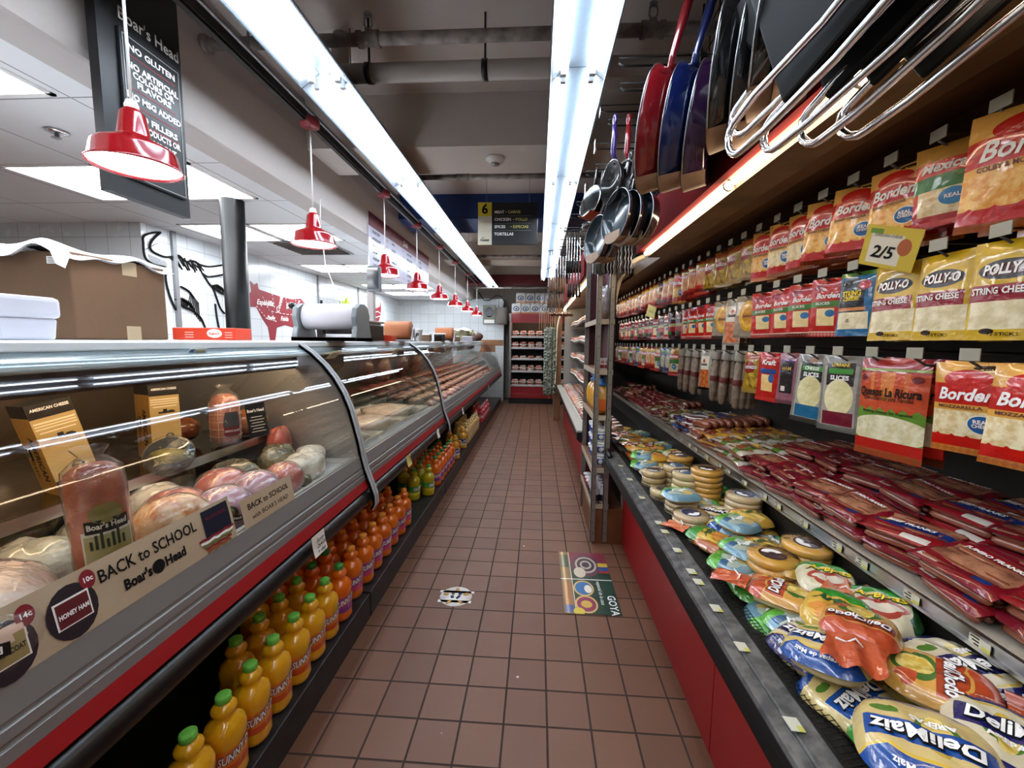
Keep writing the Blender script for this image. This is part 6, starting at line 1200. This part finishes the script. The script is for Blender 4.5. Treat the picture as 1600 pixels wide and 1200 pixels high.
def towel():
    t = thing('paper_towel_pack', '', 'paper towel pack'); m_ = paint('towel_print', '#cfcdc8', [('r', .5, .06, .5, .08, '#b8702c'), ('e', .5, .5, .36, .26, '#26344f'), ('e', .5, .5, .24, .17, '#cfd4da'), ('e', .52, .48, .14, .10, '#26344f')], .35, .4)
    g = G()
    for s in (-1, 1): g.lathe([(0, 0), (.05, 0), (.056, .006), (.056, .23), (.05, .236), (0, .236)], 20, 0, T=TRS(s*.05, 0, 0))
    g.obj('rolls', PAPER, t); G().box(-.10, .10, -.058, -.05, .01, .226).obj('print', m_, t, bevel=.002); return t
k = Kind(towel())
for r_ in range(2):
    for i in range(5 if not r_ else 4): k.put((-.50+.215*i+.1*r_, 9.55, 2.022+.238*r_), 0, 'white and orange paper towel pack on the red-topped shelving, %s row, %s along' % (('lower', 'upper')[r_], nth(i)), 'paper towel packs on top of the meat shelving')
# ================================================================ housewares hung over the chiller
GRD = mat('grid_wire', '#0d0d0d', .4, .4)
t = thing('wire_grid_panel', 'black wire grid panel standing on the canopy behind the pans', 'grid panel', (.80, 0, 2.11)); g = G()
for i in range(47): g.tube([(0, .1+.1*i, 0), (0, .1+.1*i, .84)], .0028, 5)
for i in range(9): g.tube([(.003, .1, .02+.1*i), (.003, 4.7, .02+.1*i)], .0028, 5)
g.obj('grid', GRD, t)
t = thing('cardboard_backing', 'clear-wrapped stock leaning behind the wire grid', 'packaged stock', (.93, 1.75, 2.11)); G().box(-.05, .1, -.35, .35, 0, .8).obj('stack', PF2, t, bevel=.01)
pgk = None
def gpeg(y, z, x0, lab, tagp=False):
    t = thing('long_peg_hook', lab, 'peg hook', (0, y, z), group='long black pegs over the chiller')
    G().tube([(.798, 0, 0), (x0+.02, 0, 0), (x0, 0, .012)], .004, 6).tube([(.798, 0, .035), (x0, 0, .03)], .0025, 6).obj('wire', GRD, t)
    if tagp: G().box(x0-.004, x0-.001, -.018, .018, -.02, .045).obj('tag_holder', mat('clear_holder', '#b9bdc0', .2, coat=.5), t)
    return t
for i, (y, z, x0, tg) in enumerate(((1.50, 2.62, .36, 0), (1.80, 2.50, .305, 0), (1.86, 2.44, .325, 0), (2.2, 2.535, .29, 1), (2.2, 2.47, .33, 0), (2.45, 2.47, .30, 1), (2.55, 2.40, .32, 0), (2.7, 2.42, .28, 0), (2.9, 2.40, .30, 1), (3.2, 2.40, .27, 0), (3.5, 2.40, .24, 0), (3.9, 2.40, .22, 0), (1.24, 2.65, .48, 0), (1.05, 2.65, .50, 0), (4.3, 2.42, .16, 0), (4.6, 2.42, .16, 0))):
    gpeg(y, z, x0, 'long black peg reaching over the aisle above the chiller, %s from the near pans' % nth(i), tg)
def pan(key, outer, inner, r=.15, d=.045, hl=.27, sleeve=True, hcol=None, hang=0):
    """hangs from the hole in its handle; disc lies in the local yz plane, hollow towards -x"""
    t = thing('frying_pan', '', 'frying pan'); OM = mat('pan_'+outer, outer, .18, coat=.7, bump=(8, .1)); IM = mat('panin_'+inner, inner, .22, coat=.5); HM = mat('pan_'+(hcol or outer), hcol or outer, .2, coat=.7)
    zc = -hl-r
    T = Matrix.Translation((0, 0, zc)) @ Matrix.Rotation(pi/2, 4, 'Y')     # lathe axis z -> world +x
    G().lathe([(0, .004), (r*.78, .004), (r*.86, .0), (r*.99, -d+.004), (r*1.0, -d), (r*1.015, -d), (r*1.01, -d+.006), (r*.88, .003), (r*.8, .010), (0, .010)], 44, 0, T=T).obj('body', OM, t)
    G().lathe([(0, .0025), (r*.77, .0025), (r*.85, -.002), (r*.985, -d+.003)], 44, 0, T=T, cap=False).obj('lining', IM, t)
    G().lathe([(r*1.0, -d-.0015), (r*1.018, -d-.0015), (r*1.02, -d+.002), (r*1.0, -d+.001)], 44, T=T, cap=False).obj('rim', STEEL, t)
    pts = [(-.018, 0, zc+r*.95), (-.022, 0, zc+r+.03), (-.010, 0, -hl*.55), (-.002, 0, -hl*.22), (.0, 0, -.02)]
    h = G().tube(pts, [.012, .010, .013, .014, .011], 10, T=Matrix.Diagonal((1, 1, 1, 1))); h.tube([(.0, .011*cos(a), .003+.017*sin(a)) for a in [i*pi/8 for i in range(16)]], .0055, 8, closed=True); h.obj('handle', HM, t)
    if sleeve:
        def sf(u, v): a = (u-.5)*1.15; lo = zc-r*1.03*cos(a); return (-d-.004, r*1.03*sin(a), (zc-.60*r)*(1-v)+lo*v)
        def sf2(u, v): a = -pi/2+(u-.5)*1.15; return (-d-.002+(d+.016)*v, r*1.03*cos(a)*(1-.12*v), zc+r*1.03*sin(a)*(1-.12*v))
        G().grid(sf, 14, 3).grid(sf2, 14, 4).obj('card_sleeve', mat('sleeve_tan', '#8f7664', .6, var=('#a88a70', 9, .2)), t)
    return Kind(t)
NAV, PUR, TEAL, BLK = '#0c1a4c', '#2a1233', '#22343c', '#0d0d0e'
def place_pan(k, x, y, z, lab, rz=0, ry=0, rx=0, s=1): k.put((x, y, z), (rx, ry, rz), lab, 'frying pans hung over the chiller', s)
place_pan(pan('red', '#7a1018', '#1b1416', r=.165), .50, 1.50, 2.66, 'red frying pan hung outermost on the front pan peg', -.42, .17, .12, 1.20)
place_pan(pan('navy', NAV, '#14161c', r=.165), .575, 1.49, 2.66, 'blue frying pan hung behind the red one', -.42, .17, .12, 1.20)
place_pan(pan('purple', PUR, '#18141a', r=.165), .645, 1.48, 2.66, 'purple frying pan hung behind the blue one', -.42, .16, .12, 1.20)
bk = pan('black', '#141416', '#0e0e10', r=.165)
for i, (x, y, z) in enumerate(((.60, 1.24, 2.66), (.65, 1.22, 2.66), (.70, 1.20, 2.67), (.62, 1.05, 2.66), (.67, 1.03, 2.66), (.70, 1.02, 2.70), (.72, .86, 2.70))): place_pan(bk, x, y, z, 'black frying pan in the dark cluster beside the chrome loops, %s toward the grid' % nth(i), -.46, .12, .10, 1.15)
tp = pan('teal', '#2a1e22', TEAL, r=.125, hl=.16)
for i, (x, y, z) in enumerate(((.425, 2.10, 2.28), (.475, 2.10, 2.27), (.53, 2.1, 2.27), (.37, 2.38, 2.24), (.42, 2.40, 2.24))): place_pan(tp, x, y, z, 'small teal-lined pan under the red pan, %s from the aisle' % nth(i), .35, .10, 0, 1.0)
hc = {'#3b2470': 'purple', '#8f1820': 'red', '#14266a': 'blue'}
for i, (c, x) in enumerate((('#3b2470', .355), ('#8f1820', .42), ('#14266a', .475))):
    t = thing('silicone_handle_pan', '%s-handled small pan hung on the second long peg' % hc[c], 'pan', (x, 2.15, 2.47), rot=(0, 0, .3))
    G().tube([(0, 0, -.02), (.002, 0, -.08), (-.004, 0, -.15), (.012, 0, -.20)], [.011, .014, .012, .010], 10).tube([(.0, .012*cos(a), .002+.022*sin(a)) for a in [i*pi/8 for i in range(16)]], .007, 8, closed=True).obj('handle', mat('sil_'+c, c, .25, coat=.5), t)
    G().lathe([(0, 0), (.085, 0), (.10, -.035), (.103, -.035), (.088, .005), (0, .006)], 36, T=Matrix.Translation((.02, 0, -.29)) @ Matrix.Rotation(pi/2, 4, 'Y')).obj('body', mat('pan_#141416', '#141416'), t)
for i, (x, y) in enumerate(((.33, 2.55), (.37, 2.58))):
    t = thing('lidded_skillet', 'black lidded skillet with steel rim and orange sleeve, %s from the aisle' % nth(i), 'skillet', (x, y, 2.40), rot=(0, .25, .5))
    G().tube([(0, 0, 0), (.01, 0, -.10)], .009, 8).obj('handle', BLACK, t); T = Matrix.Translation((.01, 0, -.19)) @ Matrix.Rotation(pi/2, 4, 'Y')
    G().lathe([(0, .02), (.08, .02), (.092, -.01), (.094, -.012), (.09, -.014), (0, -.02)], 32, T=T).obj('body', mat('skillet_dark', '#1a1f20', .15, coat=.8), t)
    G().lathe([(.093, -.012), (.096, -.010), (.096, -.006), (.092, -.006)], 32, T=T, cap=False).obj('rim', CHROME, t)
    G().grid(lambda u, v: (-.022+.05*v, .10*sin((u-.5)*1.4), -.19-.10*cos((u-.5)*1.4)), 10, 3).obj('card_sleeve', mat('orange_sleeve', '#a8421c', .5), t)
for i, (x, y, z) in enumerate(((.345, 2.75, 2.11), (.37, 2.82, 2.03))):
    t = thing('small_pan', 'little dark pan hanging flat below the skillets, %s lower' % nth(i), 'pan', (x, y, z), rot=(.0, .25, .4)); G().lathe([(0, 0), (.07, 0), (.082, .02), (.084, .02), (.073, -.004), (0, -.004)], 30).obj('body', mat('pan_#22181a', '#22181a', .2, coat=.6), t); G().tube([(.08, 0, .018), (.12, 0, .05), (.14, 0, .16), (.13, 0, .29)], .006, 6).obj('handle', BLACK, t)
# chrome loops and dark griddle plates at the near end
def loop():
    t = thing('chrome_loop_handle', '', 'griddle')
    w_ = .042; pts = [(0, -w_, .42), (0, -w_, .22), (-.02, -w_*1.1, .08), (-.025, -w_*.9, .02)]+[(-.025, -w_*.9*cos(a), .02-.03*sin(a)) for a in (.5, 1.0, pi/2, pi-1, pi-.5)]+[(-.025, w_*.9, .02), (-.02, w_*1.1, .08), (0, w_, .22), (0, w_, .42)]
    G().tube(pts, .0078, 12).obj('handle', CHROME, t)
    G().box(.012, .026, .0, .30, .10, .42).obj('plate', mat('griddle_black', '#050505', .6, spec=.2), t, bevel=.008)
    G().box(-.012, .014, -.05, .05, .33, .352).obj('clip', mat('clip_steel', '#8f8c88', .3, .9), t, bevel=.002); return t
k = Kind(loop())
for i, (x, y, z, ry) in enumerate(((.445, 1.00, 1.84, 0), (.505, .97, 1.83, 0), (.56, .93, 1.825, 0), (.61, .89, 1.815, 0), (.50, 1.12, 1.93, 0))):
    k.put((x, y, z), (1.18-.05*i, ry+.1*(i % 2), .24+.05*i), 'black griddle with a long chrome loop handle, %s from the black pans' % nth(i), 'griddles with chrome loops at the near end')
t = thing('packaged_pan', 'orange-red card sleeve with a white oval among the black pans', 'packaged pan', (.70, 1.12, 2.28), rot=(.25, .1, .3)); G().box(-.006, .006, -.07, .07, 0, .45).obj('card', mat('orange_card', '#a83418', .45), t); G().lathe([(0, -.008), (.03, -.007)], 24, axis='x', T=Matrix.Diagonal((1, .8, 1.4, 1)) @ TRS(0, 0, .12)).obj('oval', WINK, t)
# long wrapped things over the rack
def hungset(name, cat, n, x0, dx, y0, z, fn, lab, group, rz=0, dy=.0):
    k = Kind(fn())
    for i in range(n): k.put((x0+dx*i, y0+dy*i+R.uniform(-.004, .004), z), (R.uniform(-.02, .02), R.uniform(-.02, .02), rz), lab % nth(i), group)
def turner():
    t = thing('black_spatula', '', 'spatula'); G().box(-.005, .005, -.03, .03, -.36, -.03).obj('blade', mat('nylon_black', '#111112', .35), t, bevel=.003); G().tube([(0, 0, -.03), (0, 0, .01)], .004, 6).obj('hook', CHROME, t); return t
hungset('', '', 6, .345, .012, 2.76, 2.20, turner, 'long flat black tool in the bundle over the steel rack, %s from the aisle', 'flat black tools over the rack')
def foil():
    t = thing('wrapped_utensil', '', 'wrapped utensil'); g = G(); g.grid(lambda u, v: ((u-.5)*.02+.003*sin(v*40), (v*0)+.028*sin(2*pi*u), -.36+.36*v+.0), 10, 24).obj('wrap', mat('silver_wrap', '#7c7672', .18, .6, coat=.8, var=('#c8c8cc', 40, .15), bump=(50, 1, .01)), t); G().tube([(0, 0, -.01), (0, 0, .03)], .003, 6).obj('hook', CHROME, t); return t
hungset('', '', 8, .43, .022, 2.77, 2.20, foil, 'clear-wrapped silver utensil over the rack, %s from the black tools', 'silver wrapped utensils over the rack')
def knife(hc_, hl=.13, bl=.20):
    def f():
        t = thing('kitchen_utensil', '', 'utensil'); G().tube([(0, 0, -.04), (0, 0, .012)], .003, 6).obj('hook', GRD, t); G().box(-.001, .001, -.016, .016, -.03-bl, -.03).obj('shaft', mat('clear_sheath', '#a8adb2', .15, .5, coat=.8), t); G().tube([(0, 0, -.03-bl), (0, 0, -.03-bl-hl)], [.009, .011], 8).obj('handle', mat('uh_'+hc_, hc_, .5), t); return t
    return f
hungset('', '', 6, .23, .022, 3.60, 2.31, knife('#14140f', .1, .20), 'white-sheathed tool with a dark handle, %s from the aisle', 'sheathed tools beyond the rack')
hungset('', '', 5, .27, .025, 3.90, 2.12, knife('#1a1a1a', .12, .16), 'lower dark-handled tool, %s from the aisle', 'lower dark-handled tools beyond the rack')
hungset('', '', 7, .11, .026, 4.30, 2.30, knife('#7a5a44', .14, .22), 'brown-handled tool in the upper row, %s from the aisle', 'brown-handled tools, upper row')
hungset('', '', 7, .10, .027, 4.60, 2.17, knife('#6a4c3a', .15, .22), 'brown-handled tool in the rear row, %s from the aisle', 'brown-handled tools, rear row')
def ladle():
    t = thing('ladle', '', 'ladle'); G().tube([(0, 0, .28), (0, 0, .06), (.01, 0, .03)], .004, 6).obj('handle', BLACK, t); G().lathe([(0, -.03), (.025, -.022), (.038, 0), (.036, .001), (.024, -.018), (0, -.025)], 22, T=TRS(.03, 0, .03, 0, .5)).obj('bowl', mat('copper_steel', '#8a6a58', .18, .9), t); return t
hungset('', '', 5, .12, .045, 4.35, 1.66, ladle, 'steel-bowled ladle with a black handle, %s from the aisle', 'ladles below the brown-handled tools')
def woodsp():
    t = thing('wooden_spatula', '', 'spatula'); G().box(-.003, .003, -.028, .028, -.27, -.15).box(-.004, .004, -.008, .008, -.15, .0).obj('paddle', mat('pale_wood', '#a88a68', .6, bump=(20, .1)), t, bevel=.002); return t
hungset('', '', 8, .02, .03, 5.8, 1.84, woodsp, 'pale wooden spatula in the far bundle, %s from the aisle', 'wooden spatulas far down the aisle')
t = thing('wall_rail', 'thin black rail carrying the tools over the second chiller', 'rail', (0, 0, 0)); G().tube([(.42, 3.55, 2.34), (.42, 7.3, 2.34)], .006, 6).tube([(.06, 5.8, 1.86), (.42, 5.8, 2.2)], .004, 6)
G().tube([(.44, 3.3, 2.35), (.44, 7.3, 2.35)], .006, 6).tube([(.08, 4.3, 2.31), (.44, 4.3, 2.35)], .004, 6).tube([(.08, 4.6, 2.18), (.44, 4.6, 2.35)], .004, 6).tube([(.2, 3.6, 2.32), (.44, 3.6, 2.35)], .004, 6).tube([(.25, 3.9, 2.13), (.44, 3.9, 2.35)], .004, 6).tube([(.01, 5.8, 1.85), (.44, 5.8, 2.35)], .004, 6).tube([(.1, 4.35, 1.94), (.44, 4.35, 2.35)], .004, 6).tube([(.33, 2.76, 2.22), (.62, 2.77, 2.22)], .004, 6).tube([(.44, 3.3, 2.35), (.44, 3.3, 2.05)], .006, 6).tube([(.44, 7.3, 2.35), (.44, 7.3, 2.2)], .006, 6).obj('rail', GRD, t)
t = thing('pot_lid', 'clear round pot lid hung beside the flat black tools', 'lid', (.31, 3.0, 2.12), rot=(0, pi/2-.2, .5)); G().lathe([(0, .018), (.04, .014), (.075, .0)], 30, cap=False).obj('glass', GLASS, t); G().lathe([(.074, -.003), (.078, -.002), (.078, .003), (.074, .003)], 30, cap=False).obj('rim', CHROME, t); G().lathe([(0, .045), (.014, .042), (.008, .018)], 14).obj('knob', BLACK, t)
